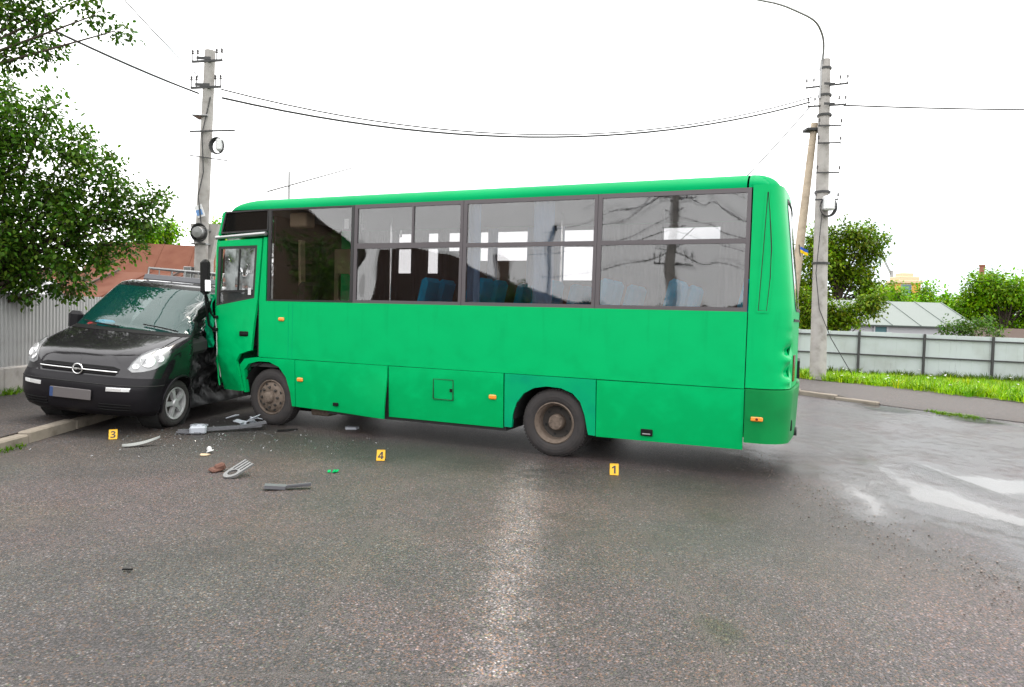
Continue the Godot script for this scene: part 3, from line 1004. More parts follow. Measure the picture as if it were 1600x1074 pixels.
func make_right_fence() -> void:
	var t := thing("sheet_fence", "pale flat sheet fence with dark posts and two rails behind the right verge", "fence", Vector3(10.34, -0.06, -24.9))
	var d := Vector3(6.6, 0, 2.0).normalized()
	var out := Vector3(-d.z, 0, d.x)
	var m := MB.new()
	m.box(Vector3(0.49, 0.78, 0), Vector3(0.975, 1.56, 0.012), Basis.IDENTITY, 0.004)
	for k in 3:
		m.box(Vector3(0.16 + k * 0.33, 0.75, 0.008), Vector3(0.03, 1.46, 0.006), Basis.IDENTITY, 0.003)
	var mesh := m.mesh()
	for i in 22:
		var o := part("sheet", mesh, M.pale_sheet, t)
		o.transform = Transform3D(Basis(d, Vector3.UP, out), d * (i * 0.98 - 4.9) + Vector3.UP * (-0.012 * i + 0.05 + rng.randf_range(-0.012, 0.012)) - out * 0.03)
	for i in 10:
		var b := MB.new()
		b.box(d * (i * 2.03 - 4.06 + 1.9) + Vector3(0, 0.76 - 0.025 * i, 0) + out * 0.03, Vector3(0.075, 1.66, 0.06), Basis(d, Vector3.UP, out), 0.006)
		part("post", b, M.dark_iron, t)
	for y in [1.4, 0.76]:
		for i in 10:
			var b := MB.new()
			var a := i * 2.03 - 4.06 + 1.9
			b.bar(d * (a - 1.995) + Vector3.UP * (y - 0.025 * i + 0.05) + out * 0.03, d * (a - 0.037) + Vector3.UP * (y - 0.025 * i + 0.025) + out * 0.03, 0.03, 0.05)
			part("rail", b, M.dark_iron, t)

func window_box(t: Node3D, at: Vector3, w: float, h: float, turn := Basis.IDENTITY) -> void:
	var b := MB.new()
	for s in [-1.0, 1.0]:
		b.box(at + turn * Vector3(s * w / 2.0, 0, 0.03), Vector3(0.07, h + 0.07, 0.09), turn)
		b.box(at + turn * Vector3(0, s * h / 2.0, 0.03), Vector3(w - 0.07, 0.07, 0.09), turn)
	var f := part("window", b, M.white_wall, t)
	var p := MB.new()
	p.box(at + turn * Vector3(0, 0, 0.015), Vector3(w - 0.07, h - 0.07, 0.02), turn)
	part("pane", p, M.far_glass, f)

func gable_house(called: String, label: String, at: Vector3, turn: float, size: Vector3, rise: float, wall: Material, roof: Material, over := 0.4) -> Node3D:
	# ridge along the local x axis
	var t := thing(called, label, "house", at, turn)
	var b := MB.new()
	var hw := size.z / 2.0
	b.prism([Vector2(-hw, 0), Vector2(hw, 0), Vector2(hw, size.y), Vector2(0, size.y + rise), Vector2(-hw, size.y)], -size.x / 2.0, size.x / 2.0, Transform3D(Basis(Vector3.FORWARD, Vector3.UP, Vector3.RIGHT), Vector3.ZERO))
	part("wall", b, wall, t)
	for s in [-1.0, 1.0]:
		var r := MB.new()
		var sl := Vector2(hw + over, rise * (hw + over) / hw)
		var n := int(size.x / 1.2)
		var ang := atan2(sl.y, sl.x)
		r.box(Vector3(0, size.y + rise - sl.y / 2.0 + 0.01, s * sl.x / 2.0), Vector3(size.x + 2 * over - 0.06, 0.03, sl.length() - 0.06), Basis(Vector3.RIGHT, s * ang))
		var deck := part("roof", r, roof, t)
		# standing sheets, each with its own seam
		for i in n:
			r = MB.new()
			var x0 := -size.x / 2.0 - over + (size.x + 2 * over) * i / n
			var x1 := -size.x / 2.0 - over + (size.x + 2 * over) * (i + 1) / n
			var mid := Vector3((x0 + x1) / 2.0, size.y + rise - sl.y / 2.0 + 0.05, s * sl.x / 2.0)
			r.box(mid, Vector3(x1 - x0 - 0.02, 0.05, sl.length()), Basis(Vector3.RIGHT, s * ang))
			r.box(mid + Vector3((x1 - x0) / 2.0, 0.03, 0), Vector3(0.04, 0.06, sl.length()), Basis(Vector3.RIGHT, s * ang))
			part("roof_sheet", r, roof, deck)
	return t

func make_buildings() -> void:
	# left, over the fence: rust red sheet roofs
	var a := gable_house("shed", "long low shed with a rust red sheet roof beyond the left fence", Vector3(-13.4, 0, -27.0), 0.0, Vector3(9.0, 1.75, 7.0), 1.12, M.brown_wall, M.rusty_roof)
	var sl := Basis(Vector3.RIGHT, atan2(1.12, 3.5))
	for k in 4:
		var r := MB.new()
		r.box(Vector3(-4.2 + k * 2.35, 2.4, 2.0), Vector3(0.07, 0.07, 3.9), sl)
		part("roof_batten", r, M.brown_roof, a)
	window_box(a, Vector3(1.0, 1.2, 3.5), 1.0, 1.0)
	gable_house("house", "small house with a pale red pitched roof behind the long shed", Vector3(-17.6, 0, -35.0), 0.25, Vector3(5.0, 3.1, 5.0), 1.6, M.brown_wall, M.rusty_roof)
	var wh := gable_house("outbuilding", "small outbuilding with a white roof behind the left fence and tree", Vector3(-13.0, 0, -17.5), 0.3, Vector3(2.2, 1.6, 2.0), 0.55, M.white_wall, M.white_wall, 0.15)
	window_box(wh, Vector3(0, 1.0, 1.3), 0.6, 0.5)
	# right: the long white house under a grey roof
	var h := gable_house("house", "long low white house with a grey sheet roof behind the right fence", Vector3(16.3, 0, -35.2), 0.0, Vector3(10.2, 1.78, 5.4), 1.12, M.white_wall, M.grey_roof, 0.22)
	window_box(h, Vector3(0.9, 1.53, 2.7), 0.62, 0.36)
	var pipe := MB.new()
	pipe.tube([Vector3(-2.1, 1.3, 2.95), Vector3(-2.1, 2.6, 2.95)], 0.06, 0.06, 10)
	pipe.box(Vector3(-2.1, 2.65, 2.95), Vector3(0.22, 0.1, 0.22))
	part("stove_pipe", pipe, M.steel, h)
	var ch := MB.new()
	ch.box(Vector3(-3.0, 3.0, 0.3), Vector3(0.6, 0.9, 0.6), Basis.IDENTITY, 0.02)
	part("chimney", ch, M.concrete, h)
	gable_house("shed", "low brown roofed shed at the right end of the white house", Vector3(23.4, 0, -34.0), -0.2, Vector3(3.2, 1.2, 3.0), 0.5, M.brown_wall, M.brown_roof, 0.2)
	# far off: brick chimney and a building under construction with its crane
	var c := thing("factory_chimney", "tall red brick factory chimney standing far off above the right trees", "chimney", Vector3(100.6, 0, -150))
	var s := MB.new()
	s.lathe([Vector2(0.72, 0), Vector2(0.56, 13.2)], Transform3D.IDENTITY, 16)
	part("stack", s, M.red_brick, c)
	s = MB.new()
	s.lathe([Vector2(0.56, 13.2), Vector2(0.7, 13.4), Vector2(0.7, 13.7), Vector2(0.52, 13.9), Vector2(0.5, 15.4), Vector2(0.6, 15.5), Vector2(0.6, 15.8), Vector2(0.4, 15.8), Vector2(0.4, 14.0)], Transform3D.IDENTITY, 16)
	part("chimney_crown", s, M.red_brick, c)
	var w := thing("tower_block", "far yellow block with a pale stepped top between the right trees", "building", Vector3(84.0, 0, -150))
	s = MB.new()
	s.box(Vector3(0, 5.6, 0), Vector3(4.6, 11.2, 4.6))
	part("wall", s, M.yellow_wall, w)
	s = MB.new()
	s.box(Vector3(0, 11.55, 0), Vector3(5.2, 0.7, 5.2), Basis.IDENTITY, 0.1)
	s.box(Vector3(0, 12.3, 0), Vector3(4.2, 0.8, 4.2), Basis.IDENTITY, 0.1)
	s.box(Vector3(0, 13.1, 0), Vector3(2.6, 0.8, 2.6), Basis.IDENTITY, 0.1)
	part("stepped_top", s, M.pale_dome, w)
	window_box(w, Vector3(-0.8, 9.6, 2.3), 2.2, 2.8)
	window_box(w, Vector3(-0.8, 5.6, 2.3), 2.2, 2.8)
	var cr := thing("tower_crane", "thin slanted crane jib standing behind the far yellow block", "crane", Vector3(84.5, 0, -156))
	s = MB.new()
	s.bar(Vector3(0, 0, 0), Vector3(0, 14.5, 0), 0.5, 0.5)
	part("mast", s, M.steel, cr)
	s = MB.new()
	for k in 9:
		var p := Vector3(0, 13.5, 0).lerp(Vector3(-2.8, 18.6, 0), k / 9.0)
		var q := Vector3(0, 13.5, 0).lerp(Vector3(-2.8, 18.6, 0), (k + 1) / 9.0)
		s.bar(p + Vector3(0.15, 0, 0), q + Vector3(0.15, 0, 0), 0.16, 0.16)
		s.bar(p - Vector3(0.15, 0, 0), q - Vector3(0.15, 0, 0), 0.16, 0.16)
		s.bar(p + Vector3(0.15 if k % 2 else -0.15, 0, 0), q + Vector3(-0.15 if k % 2 else 0.15, 0, 0), 0.06, 0.06)
	part("jib", s, M.steel, cr)
	# across the street, behind the photographer, seen only in the glass of the bus
	var hb := thing("house", "dark brown hip roofed house across the street reflected in the bus windows", "house", Vector3(-22.8, 0, 4.4), -0.735)
	s = MB.new()
	s.box(Vector3(6.0, 1.1, 3.5), Vector3(12.0, 2.2, 6.0))
	part("wall", s, M.brown_wall, hb)
	s = MB.new()
	s.prism([Vector2(-0.4, 2.2), Vector2(13.4, 1.9), Vector2(2.6, 4.95), Vector2(0.2, 4.95)], 0.2, 6.8)
	part("roof", s, M.brown_roof, hb)
	window_box(hb, Vector3(3.0, 1.2, 0.5), 1.2, 1.2, Basis(Vector3.UP, PI))
	window_box(hb, Vector3(8.0, 1.2, 0.5), 1.2, 1.2, Basis(Vector3.UP, PI))
	s = MB.new()
	s.box(Vector3(5.5, 4.4, 3.2), Vector3(0.7, 1.6, 0.7), Basis.IDENTITY, 0.02)
	part("chimney", s, M.brown_wall, hb)
	gable_house("barn", "tall dark gabled barn at the street bend reflected in the foremost bus window", Vector3(-25.5, 0, -0.6), 0.4, Vector3(9.0, 4.4, 8.0), 3.2, M.brown_wall, M.brown_roof)
	gable_house("house", "long brown roofed cottage down the street reflected low in the rear bus windows", Vector3(-11.5, 0, 19.0), 0.75, Vector3(14.0, 1.9, 6.0), 1.2, M.brown_wall, M.brown_roof)

func leaf_mesh(s: float) -> ArrayMesh:
	# a folded oval leaf
	var b := MB.new()
	var p := [Vector3(0, 0, 0), Vector3(0.3, 0.06, 0.34), Vector3(0.22, 0.02, 0.75), Vector3(0, -0.08, 1.05), Vector3(-0.22, 0.02, 0.75), Vector3(-0.3, 0.06, 0.34), Vector3(0, -0.02, 0.5)]
	for i in 6:
		var a: Vector3 = p[i] * s
		var c: Vector3 = p[(i + 1) % 6] * s
		b.tri(a, c, p[6] * s, Vector3.UP, Vector3.UP, Vector3.UP)
	return b.mesh()

func tree(called: String, label: String, category: String, base: Vector3, trunk_r: float, clumps: Array, leaves: int, size: float, m: Material, group := "", fork := 0.35) -> Node3D:
	# clumps: Vector4(x, y, z, radius) from the base; limbs run from the trunk to each
	var t := thing(called, label, category, base, 0.0, group)
	var top := Vector3.ZERO
	var total := 0.0
	for c in clumps:
		top += Vector3(c.x, c.y, c.z) / clumps.size()
		total += pow(c.w, 2.2)
	var tr := MB.new()
	var mid := Vector3(top.x * 0.25, top.y * fork, top.z * 0.25)
	tr.tube([Vector3(0, -0.1, 0), Vector3(0.03, mid.y * 0.4, 0.02), mid, top * 0.85 + Vector3(0.05, 0, 0.05)], trunk_r, trunk_r * 0.3, 10)
	part("trunk", tr, M.bark, t)
	var at := []
	var tint := []
	var limbs := MB.new()
	for c in clumps:
		var e := Vector3(c.x, c.y, c.z)
		var st: Vector3 = mid.lerp(top * 0.85, rng.randf_range(0.0, 0.8))
		var md: Vector3 = st.lerp(e, 0.5) + Vector3(rng.randf_range(-0.2, 0.2), rng.randf_range(0.0, 0.3), rng.randf_range(-0.2, 0.2)) * c.w
		limbs.tube([st, md, e], trunk_r * 0.2, trunk_r * 0.05, 6, false)
		# twigs and the leaves on them
		var n := int(leaves * pow(c.w, 2.2) / total)
		var twigs := maxi(4, n / 22)
		var shade := rng.randf_range(0.65, 1.15)
		for k in twigs:
			var d := Vector3(rng.randfn(), rng.randfn(), rng.randfn()).normalized()
			var tip: Vector3 = e + d * c.w * pow(rng.randf(), 0.45) * Vector3(1, 0.85, 1)
			var bs: Vector3 = e.lerp(tip, 0.3)
			if k % 3 == 0:
				limbs.tube([bs, tip], size * 0.12, size * 0.05, 4, false)
			for j in 22:
				var q: Vector3 = bs.lerp(tip, rng.randf_range(0.35, 1.12)) + Vector3(rng.randfn(), rng.randfn(), rng.randfn()) * size * 1.1
				var out := (q - e).normalized()
				var ld := (out + Vector3(rng.randfn(), rng.randfn() - 0.6, rng.randfn()) * 0.75).normalized()
				var x := ld.cross(Vector3(rng.randfn() * 0.5, 1, rng.randfn() * 0.5)).normalized()
				var s := rng.randf_range(0.7, 1.25)
				at.append(Transform3D(Basis(x, ld.cross(x) * -1.0, ld).scaled_local(Vector3.ONE * s), q))
				var v := shade * rng.randf_range(0.5, 1.6)
				var yel := rng.randf()
				tint.append(Color(v * lerpf(0.8, 1.5, yel * yel), v, v * 0.9))
	part("limbs", limbs, M.bark, t)
	scatter("crown", leaf_mesh(size), m, at, func(i): return tint[i], t)
	return t

func blob(center: Vector3, r: Vector3, n: int, w0: float, w1: float) -> Array:
	var out := []
	for i in n:
		var d := Vector3(rng.randfn(), rng.randfn(), rng.randfn()).normalized() * pow(rng.randf(), 0.4)
		var c := center + d * r
		out.append(Vector4(c.x, c.y, c.z, rng.randf_range(w0, w1)))
	return out

func make_trees() -> void:
	# the near left tree leans over the fence; its crown fills the left edge of the picture
	var base := Vector3(-9.9, 0, -11.4)
	var cl := []
	for p in [[-8.6, 2.3, -11.5, 0.75], [-7.9, 2.2, -11.6, 0.6], [-8.9, 3.0, -11.2, 0.9], [-8.0, 2.9, -11.3, 0.8], [-7.2, 2.75, -11.6, 0.55], [-8.3, 3.7, -11.0, 0.85], [-7.4, 3.5, -11.3, 0.7], [-6.7, 3.2, -11.5, 0.5], [-6.2, 3.1, -11.6, 0.38], [-8.7, 4.4, -11.0, 0.8], [-7.9, 4.35, -11.2, 0.65], [-7.2, 4.15, -11.3, 0.5], [-6.75, 3.8, -11.3, 0.42], [-5.95, 3.35, -11.5, 0.3], [-7.0, 2.4, -11.8, 0.42], [-6.5, 2.65, -11.7, 0.36], [-7.6, 2.0, -11.9, 0.4], [-8.4, 1.95, -11.8, 0.45], [-8.3, 4.9, -11.2, 0.5], [-7.5, 4.75, -11.2, 0.32], [-9.2, 2.2, -11.0, 0.8], [-9.3, 3.8, -11.4, 0.9], [-6.45, 3.55, -11.4, 0.3], [-7.0, 3.05, -11.2, 0.5], [-8.0, 2.5, -10.7, 0.45], [-7.3, 2.25, -11.2, 0.36]]:
		cl.append(Vector4(p[0] - base.x, p[1], p[2] - base.z, p[3]))
	tree("broadleaf_tree", "large dark green broadleaf tree leaning over the left fence and van", "tree", base, 0.2, cl, 33000, 0.078, M.leaf_dark)
	base = Vector3(-8.9, 0, -8.2)
	cl = []
	for p in [[-6.6, 5.25, -9.0, 0.36], [-6.25, 5.0, -9.1, 0.36], [-6.9, 5.5, -9.0, 0.4], [-6.45, 4.75, -9.0, 0.25], [-6.15, 5.4, -9.1, 0.3], [-5.55, 5.4, -9.2, 0.22], [-5.3, 5.2, -9.2, 0.17], [-5.75, 5.6, -9.2, 0.2], [-7.0, 5.0, -9.0, 0.22], [-6.5, 5.8, -9.0, 0.4], [-7.4, 5.8, -8.8, 0.5], [-8.7, 5.5, -8.3, 0.8], [-8.1, 4.8, -8.4, 0.55], [-9.3, 4.7, -8.0, 0.8]]:
		cl.append(Vector4(p[0] - base.x, p[1], p[2] - base.z, p[3]))
	tree("broadleaf_tree", "tree at the left edge whose upper boughs hang into the top corner", "tree", base, 0.16, cl, 10500, 0.068, M.leaf_dark, "", 0.7)
	# trees beyond the red shed
	for k in 4:
		var x := -27.0 + k * 3.4
		tree("yard_tree", ["pale green tree behind the red shed, left of four", "bushy green tree behind the ridge of the red shed", "rounded pale green tree beyond the red shed", "green tree beside the left pole beyond the red shed"][k], "tree", Vector3(x, 0, -52.0 - (k % 2) * 4), 0.22, blob(Vector3(0, 6.6 + (k % 2) * 0.7, 0), Vector3(1.7, 1.3, 1.5), 12, 0.7, 1.2), 4200, 0.24, M.leaf_bright, "trees beyond the red shed")
	# the tree behind the right pole
	cl = blob(Vector3(-0.4, 6.9, 0), Vector3(3.5, 2.6, 2.4), 28, 0.9, 1.6)
	cl.append_array(blob(Vector3(2.2, 7.7, 0), Vector3(1.3, 1.4, 1.6), 7, 0.8, 1.1))
	cl.append_array(blob(Vector3(-3.0, 4.5, 0.2), Vector3(1.6, 2.4, 1.6), 12, 0.8, 1.2))
	cl.append_array(blob(Vector3(2.0, 4.3, 0.6), Vector3(2.0, 1.4, 1.6), 12, 0.7, 1.1))
	tree("broadleaf_tree", "large olive green tree rising behind the right utility pole and house", "tree", Vector3(27.4, 0.7, -58.5), 0.4, cl, 17000, 0.27, M.leaf_mid)
	cl = []
	cl.append_array(blob(Vector3(0.1, 2.0, 0.4), Vector3(0.6, 0.35, 0.3), 7, 0.28, 0.4))
	cl.append_array(blob(Vector3(1.1, 2.6, 0.3), Vector3(0.5, 0.45, 0.4), 7, 0.28, 0.42))
	cl.append_array(blob(Vector3(-1.3, 2.1, 0.2), Vector3(1.0, 0.8, 0.6), 14, 0.35, 0.5))
	tree("fruit_tree", "low spreading fruit tree over the fence behind the right utility pole", "tree", Vector3(13.4, 0, -28.5), 0.14, cl, 9000, 0.13, M.leaf_mid)
	tree("bush", "small dark bush growing over the fence in front of the white house", "bush", Vector3(19.2, 0, -29.0), 0.06, blob(Vector3(0, 1.75, 0), Vector3(1.5, 0.3, 0.5), 14, 0.25, 0.45), 1500, 0.11, M.leaf_dark)
	# the big tree at the right edge and the row between
	cl = blob(Vector3(0, 3.2, 0), Vector3(2.2, 1.7, 1.8), 30, 0.6, 1.0)
	tree("broadleaf_tree", "large bright green tree at the right edge beyond the fence", "tree", Vector3(26.2, 0, -37.0), 0.25, cl, 15000, 0.17, M.leaf_bright)
	tree("broadleaf_tree", "bright green tree just left of the large right edge tree", "tree", Vector3(25.2, 0, -43.0), 0.2, blob(Vector3(-0.8, 3.0, 0), Vector3(2.0, 1.3, 1.2), 20, 0.5, 0.9), 7000, 0.17, M.leaf_bright)
	for k in 7:
		var x := 32.0 + k * 3.3
		tree("background_tree", ["far green tree right behind the white house roof", "far pale green tree second from the white house", "far rounded tree below the yellow block", "far green tree in the middle of the right row", "far yellowish tree right of the thin mast", "far green tree under the brick chimney", "far green tree behind the large right edge tree"][k], "tree", Vector3(x, 0, -68.0 + (k % 3) * 3.0), 0.25, blob(Vector3(0, 2.7 + (k * 7 % 4) * 0.25, 0), Vector3(1.9, 0.9, 1.4), 14, 0.7, 1.1), 3600, 0.28, M.leaf_bright if k % 3 else M.leaf_mid, "far trees in a row beyond the white house")
	# reflected in the glass: shrubs and trees across the street
	for k in 3:
		tree("shrub", ["dark rounded shrub at the foot of the mirrored utility pole", "low dark shrub left of the mirrored utility pole", "narrow dark shrub mirrored at the tail end of the bus glass"][k], "shrub", [Vector3(-6.9, 0, 4.2), Vector3(-8.2, 0, 4.4), Vector3(-4.4, 0, 5.4)][k], 0.06, blob(Vector3(0, [1.6, 1.3, 1.6][k], 0), Vector3(0.7, 0.6, 0.6), 10, 0.3, 0.5), 900, 0.12, M.leaf_dark)
	for k in 3:
		tree("street_tree", ["dark tree beside the tall barn seen in the bus glass", "dark bushy tree in front of the reflected house", "tree beyond the reflected cottage"][k], "tree", [Vector3(-17.0, 0, -2.0), Vector3(-13.5, 0, 4.5), Vector3(-3.2, 0, 16.0)][k], 0.2, blob(Vector3(0, [3.6, 2.2, 2.4][k], 0), Vector3(1.2, 1.0, 1.2), 10, 0.5, 0.9), 1600, 0.18, M.leaf_dark)

func insulator(at: Vector3, m := true) -> MB:
	var b := MB.new()
	b.tube([at - Vector3(0, 0.14, 0), at], 0.012, 0.012, 6)
	b.lathe([Vector2(0.0, 0.09), Vector2(0.022, 0.085), Vector2(0.027, 0.05), Vector2(0.02, 0.035), Vector2(0.034, 0.01), Vector2(0.022, 0.0), Vector2(0.0, 0.0)], Transform3D(Basis.IDENTITY, at), 10)
	return b

func wire(label: String, a: Vector3, b: Vector3, sag: float, r := 0.012, group := "") -> void:
	var p := []
	for i in 25:
		var t := i / 24.0
		p.append(a.lerp(b, t) - Vector3.UP * sag * 4.0 * t * (1.0 - t))
	var m := MB.new()
	m.tube(p, r, r, 5)
	solo("overhead_wire", m, M.wire_black, label, "wire", Vector3.ZERO, 0.0, group)

func cross_arm(t: Node3D, at: Vector3, along: Vector3, half: float) -> void:
	var b := MB.new()
	b.bar(at - along * half, at + along * half, 0.035, 0.045)
	b.box(at + Vector3(0, 0, 0.17), Vector3(0.3, 0.06, 0.02))
	var arm := part("cross_arm", b, M.dark_iron, t)
	for s in [-1.0, -0.65, 0.65, 1.0]:
		part("insulator", insulator(at + along * half * s * 0.96 + Vector3(0, 0.16, 0)), M.insulator, arm)

func coil(at: Vector3, r: float, thick: float) -> MB:
	var b := MB.new()
	for k in 4:
		var p := []
		for i in 17:
			var a := TAU * i / 16.0
			p.append(at + Vector3(cos(a) * r * (0.82 + k * 0.06), sin(a) * r * 1.15 * (0.85 + k * 0.05), (k - 1.5) * thick))
		b.tube(p, 0.013, 0.013, 5, false)
	return b

func make_poles() -> void:
	# left concrete pole on its concrete stub
	var t := thing("utility_pole", "grey concrete utility pole behind the van, left of the bus", "utility pole", Vector3(-6.74, 0.1, -15.0))
	var b := MB.new()
	b.tube([Vector3(-0.06, 0.0, 0), Vector3(0.02, 3.5, 0), Vector3(0.14, 7.0, 0)], 0.16, 0.115, 8)
	part("pole", b, M.concrete, t)
	b = MB.new()
	b.box(Vector3(-0.03, 1.3, -0.2), Vector3(0.36, 2.6, 0.2), Basis.IDENTITY, 0.02)
	b.prism([Vector2(-0.13, 2.5), Vector2(0.13, 2.5), Vector2(0.3, 3.35), Vector2(-0.3, 3.35)], -0.3, -0.12)
	part("concrete_stub", b, M.concrete, t)
	b = MB.new()
	b.box(Vector3(-0.22, 1.9, 0.05), Vector3(0.16, 1.0, 0.26), Basis.IDENTITY, 0.01)
	part("meter_box", b, M.steel, t)
	for y in [2.9, 3.2, 5.6]:
		b = MB.new()
		b.tube([Vector3(-0.17, y, 0.16), Vector3(0.17, y, 0.16)], 0.012, 0.012, 6)
		b.box(Vector3(0, y, 0), Vector3(0.31, 0.03, 0.31))
		part("steel_band", b, M.steel, t)
	cross_arm(t, Vector3(0.12, 6.75, 0.1), Vector3(0.98, 0, 0.2), 0.36)
	cross_arm(t, Vector3(0.1, 6.2, 0.1), Vector3(0.98, 0, 0.2), 0.36)
	b = MB.new()
	b.bar(Vector3(-0.2, 5.25, 0.16), Vector3(0.75, 5.3, 0.16), 0.03, 0.03)
	var br := part("bracket", b, M.dark_iron, t)
	b = MB.new()
	b.bar(Vector3(-0.2, 4.75, 0.16), Vector3(0.6, 4.66, 0.16), 0.02, 0.02)
	part("bracket", b, M.dark_iron, t)
	part("cable_coil", coil(Vector3(0.4, 4.95, 0.2), 0.15, 0.03), M.wire_black, br)
	b = MB.new()
	b.box(Vector3(0.46, 4.98, 0.2), Vector3(0.17, 0.3, 0.14), Basis.IDENTITY, 0.05)
	part("splice_box", b, M.box_white, br)
	b = MB.new()
	b.lathe([Vector2(0, 0.08), Vector2(0.11, 0.07), Vector2(0.13, 0.0), Vector2(0.14, -0.1), Vector2(0, -0.12)], Transform3D(Basis(Vector3.RIGHT, PI / 2), Vector3(0.05, 3.12, 0.26)), 20)
	part("floodlight", b, M.steel, t)
	part("cable_coil", coil(Vector3(0.05, 3.12, 0.2), 0.17, 0.03), M.wire_black, t)
	b = MB.new()
	b.box(Vector3(0.03, 3.58, 0.17), Vector3(0.17, 0.26, 0.006), Basis(Vector3.BACK, 0.35))
	var sg := part("paper_notice", b, M.box_white, t)
	b = MB.new()
	b.box(Vector3(0.025, 3.55, 0.175), Vector3(0.13, 0.12, 0.004), Basis(Vector3.BACK, 0.35))
	part("blue_print", b, M.sign_blue, sg)
	b = MB.new()
	b.tube([Vector3(0.2, 6.0, 0.1), Vector3(0.06, 5.2, 0.17), Vector3(0.1, 4.4, 0.17), Vector3(0.0, 3.9, 0.18), Vector3(0.08, 3.3, 0.2)], 0.012, 0.012, 5)
	part("down_cable", b, M.wire_black, t)
	# right concrete pole with the street lamp arm
	t = thing("utility_pole", "tall weathered concrete pole on the right verge carrying a curved lamp arm", "utility pole", Vector3(8.76, 0.1, -19.8))
	b = MB.new()
	b.tube([Vector3(0, 0.0, 0), Vector3(-0.1, 4.5, 0), Vector3(-0.19, 9.0, 0)], 0.23, 0.14, 10)
	part("pole", b, M.concrete, t)
	cross_arm(t, Vector3(-0.16, 8.25, 0.1), Vector3(0.95, 0.05, 0.3), 0.55)
	cross_arm(t, Vector3(-0.14, 7.7, 0.1), Vector3(0.95, 0.0, 0.3), 0.5)
	for y in [6.62, 5.8, 5.05, 7.1]:
		b = MB.new()
		b.bar(Vector3(-0.4, y, 0.22), Vector3(0.22, y + 0.03, 0.22), 0.03, 0.04)
		var arm := part("bracket", b, M.dark_iron, t)
		part("insulator", insulator(Vector3(0.24, y + 0.12, 0.22)), M.insulator, arm)
		part("insulator", insulator(Vector3(-0.38, y + 0.12, 0.22)), M.insulator, arm)
	b = MB.new()
	for k in 5:
		var y: float = [8.75, 8.0, 7.45, 5.3, 3.3][k]
		b.lathe([Vector2(0.15 + k * 0.017, 0.03), Vector2(0.165 + k * 0.017, 0.03), Vector2(0.165 + k * 0.017, -0.03), Vector2(0.15 + k * 0.017, -0.03)], Transform3D(Basis.IDENTITY, Vector3(-0.02 * y, y, 0)), 12)
	part("steel_band", b, M.dark_iron, t)
	b = MB.new()
	b.box(Vector3(-0.06, 4.95, 0.32), Vector3(0.3, 0.4, 0.2), Basis.IDENTITY, 0.04)
	part("junction_box", b, M.box_white, t)
	part("cable_coil", coil(Vector3(-0.05, 4.85, 0.26), 0.24, 0.03), M.wire_black, t)
	b = MB.new()
	b.tube([Vector3(0.25, 8.2, 0.2), Vector3(0.27, 7.7, 0.2), Vector3(0.4, 7.55, 0.2), Vector3(0.45, 7.75, 0.2)], 0.01, 0.01, 5)
	part("down_cable", b, M.wire_black, t)
	b = MB.new()
	b.tube([Vector3(-0.2, 4.7, 0.25), Vector3(-0.28, 3.0, 0.22), Vector3(-0.15, 2.0, 0.24), Vector3(0.2, 1.2, 0.26), Vector3(0.9, 0.15, 0.2)], 0.012, 0.012, 5)
	part("down_cable", b, M.wire_black, t)
	b = MB.new()
	var arc := [Vector3(-0.32, 7.9, 0.05), Vector3(-0.31, 8.75, 0.05)]
	for p in [[8.42, 9.3, -19.6], [8.28, 9.62, -19.4], [7.95, 9.88, -19.15], [7.35, 10.02, -18.9], [6.64, 10.08, -18.6], [5.45, 10.12, -18.3], [4.9, 10.1, -18.1]]:
		arc.append(Vector3(p[0] - 8.76, p[1] - 0.1, p[2] + 19.8))
	var cv := Curve3D.new()
	for i in arc.size():
		var tn: Vector3 = (arc[mini(i + 1, arc.size() - 1)] - arc[maxi(i - 1, 0)]) / 6.0
		cv.add_point(arc[i], -tn, tn)
	b.tube(Array(cv.tessellate(4, 3.0)), 0.035, 0.028, 8)
	part("lamp_arm", b, M.steel, t)
	b = MB.new()
	b.ball(Vector3(4.6 - 8.76, 10.0, 1.75), Vector3(0.36, 0.09, 0.14), 8, 12)
	var lh := part("lamp_head", b, M.steel, t)
	b = MB.new()
	b.ball(Vector3(4.55 - 8.76, 9.94, 1.75), Vector3(0.24, 0.07, 0.1), 6, 10)
	part("lamp_glass", b, M.white_plastic, lh)
	# the brace that leans against it
	t = thing("brace_pole", "warm brown concrete brace pole leaning on the right utility pole", "pole", Vector3(7.95, 0.1, -20.2))
	b = MB.new()
	b.tube([Vector3(0, 0, 0), Vector3(0.5, 7.3, 0.15)], 0.16, 0.1, 8)
	part("pole", b, M.warm_concrete, t)
	b = MB.new()
	b.box(Vector3(0.48, 7.1, 0.15), Vector3(0.5, 0.08, 0.34), Basis.IDENTITY, 0.01)
	part("clamp", b, M.dark_iron, t)
	t = thing("small_flag", "small blue and yellow flag fixed to the brace pole", "flag", Vector3(8.2, 3.8, -20.0))
	b = MB.new()
	var c := MB.new()
	for i in 6:
		var f := func(u: float, v: float) -> Vector3: return Vector3(-0.02 + u * 0.22, (v - u * 0.14) * 0.7, 0.02 * sin(u * 8.0))
		var u0 := i / 6.0
		var u1 := (i + 1) / 6.0
		b.quad(f.call(u0, 0.0), f.call(u1, 0.0), f.call(u1, 0.12), f.call(u0, 0.12))
		c.quad(f.call(u0, -0.12), f.call(u1, -0.12), f.call(u1, 0.0), f.call(u0, 0.0))
	part("blue_band", b, M.flag_blue, t)
	part("yellow_band", c, M.flag_yellow, t)
	b = MB.new()
	b.bar(Vector3(-0.06, 0.14, 0), Vector3(-0.01, -0.2, 0), 0.02, 0.02)
	part("stick", b, M.dark_iron, t)
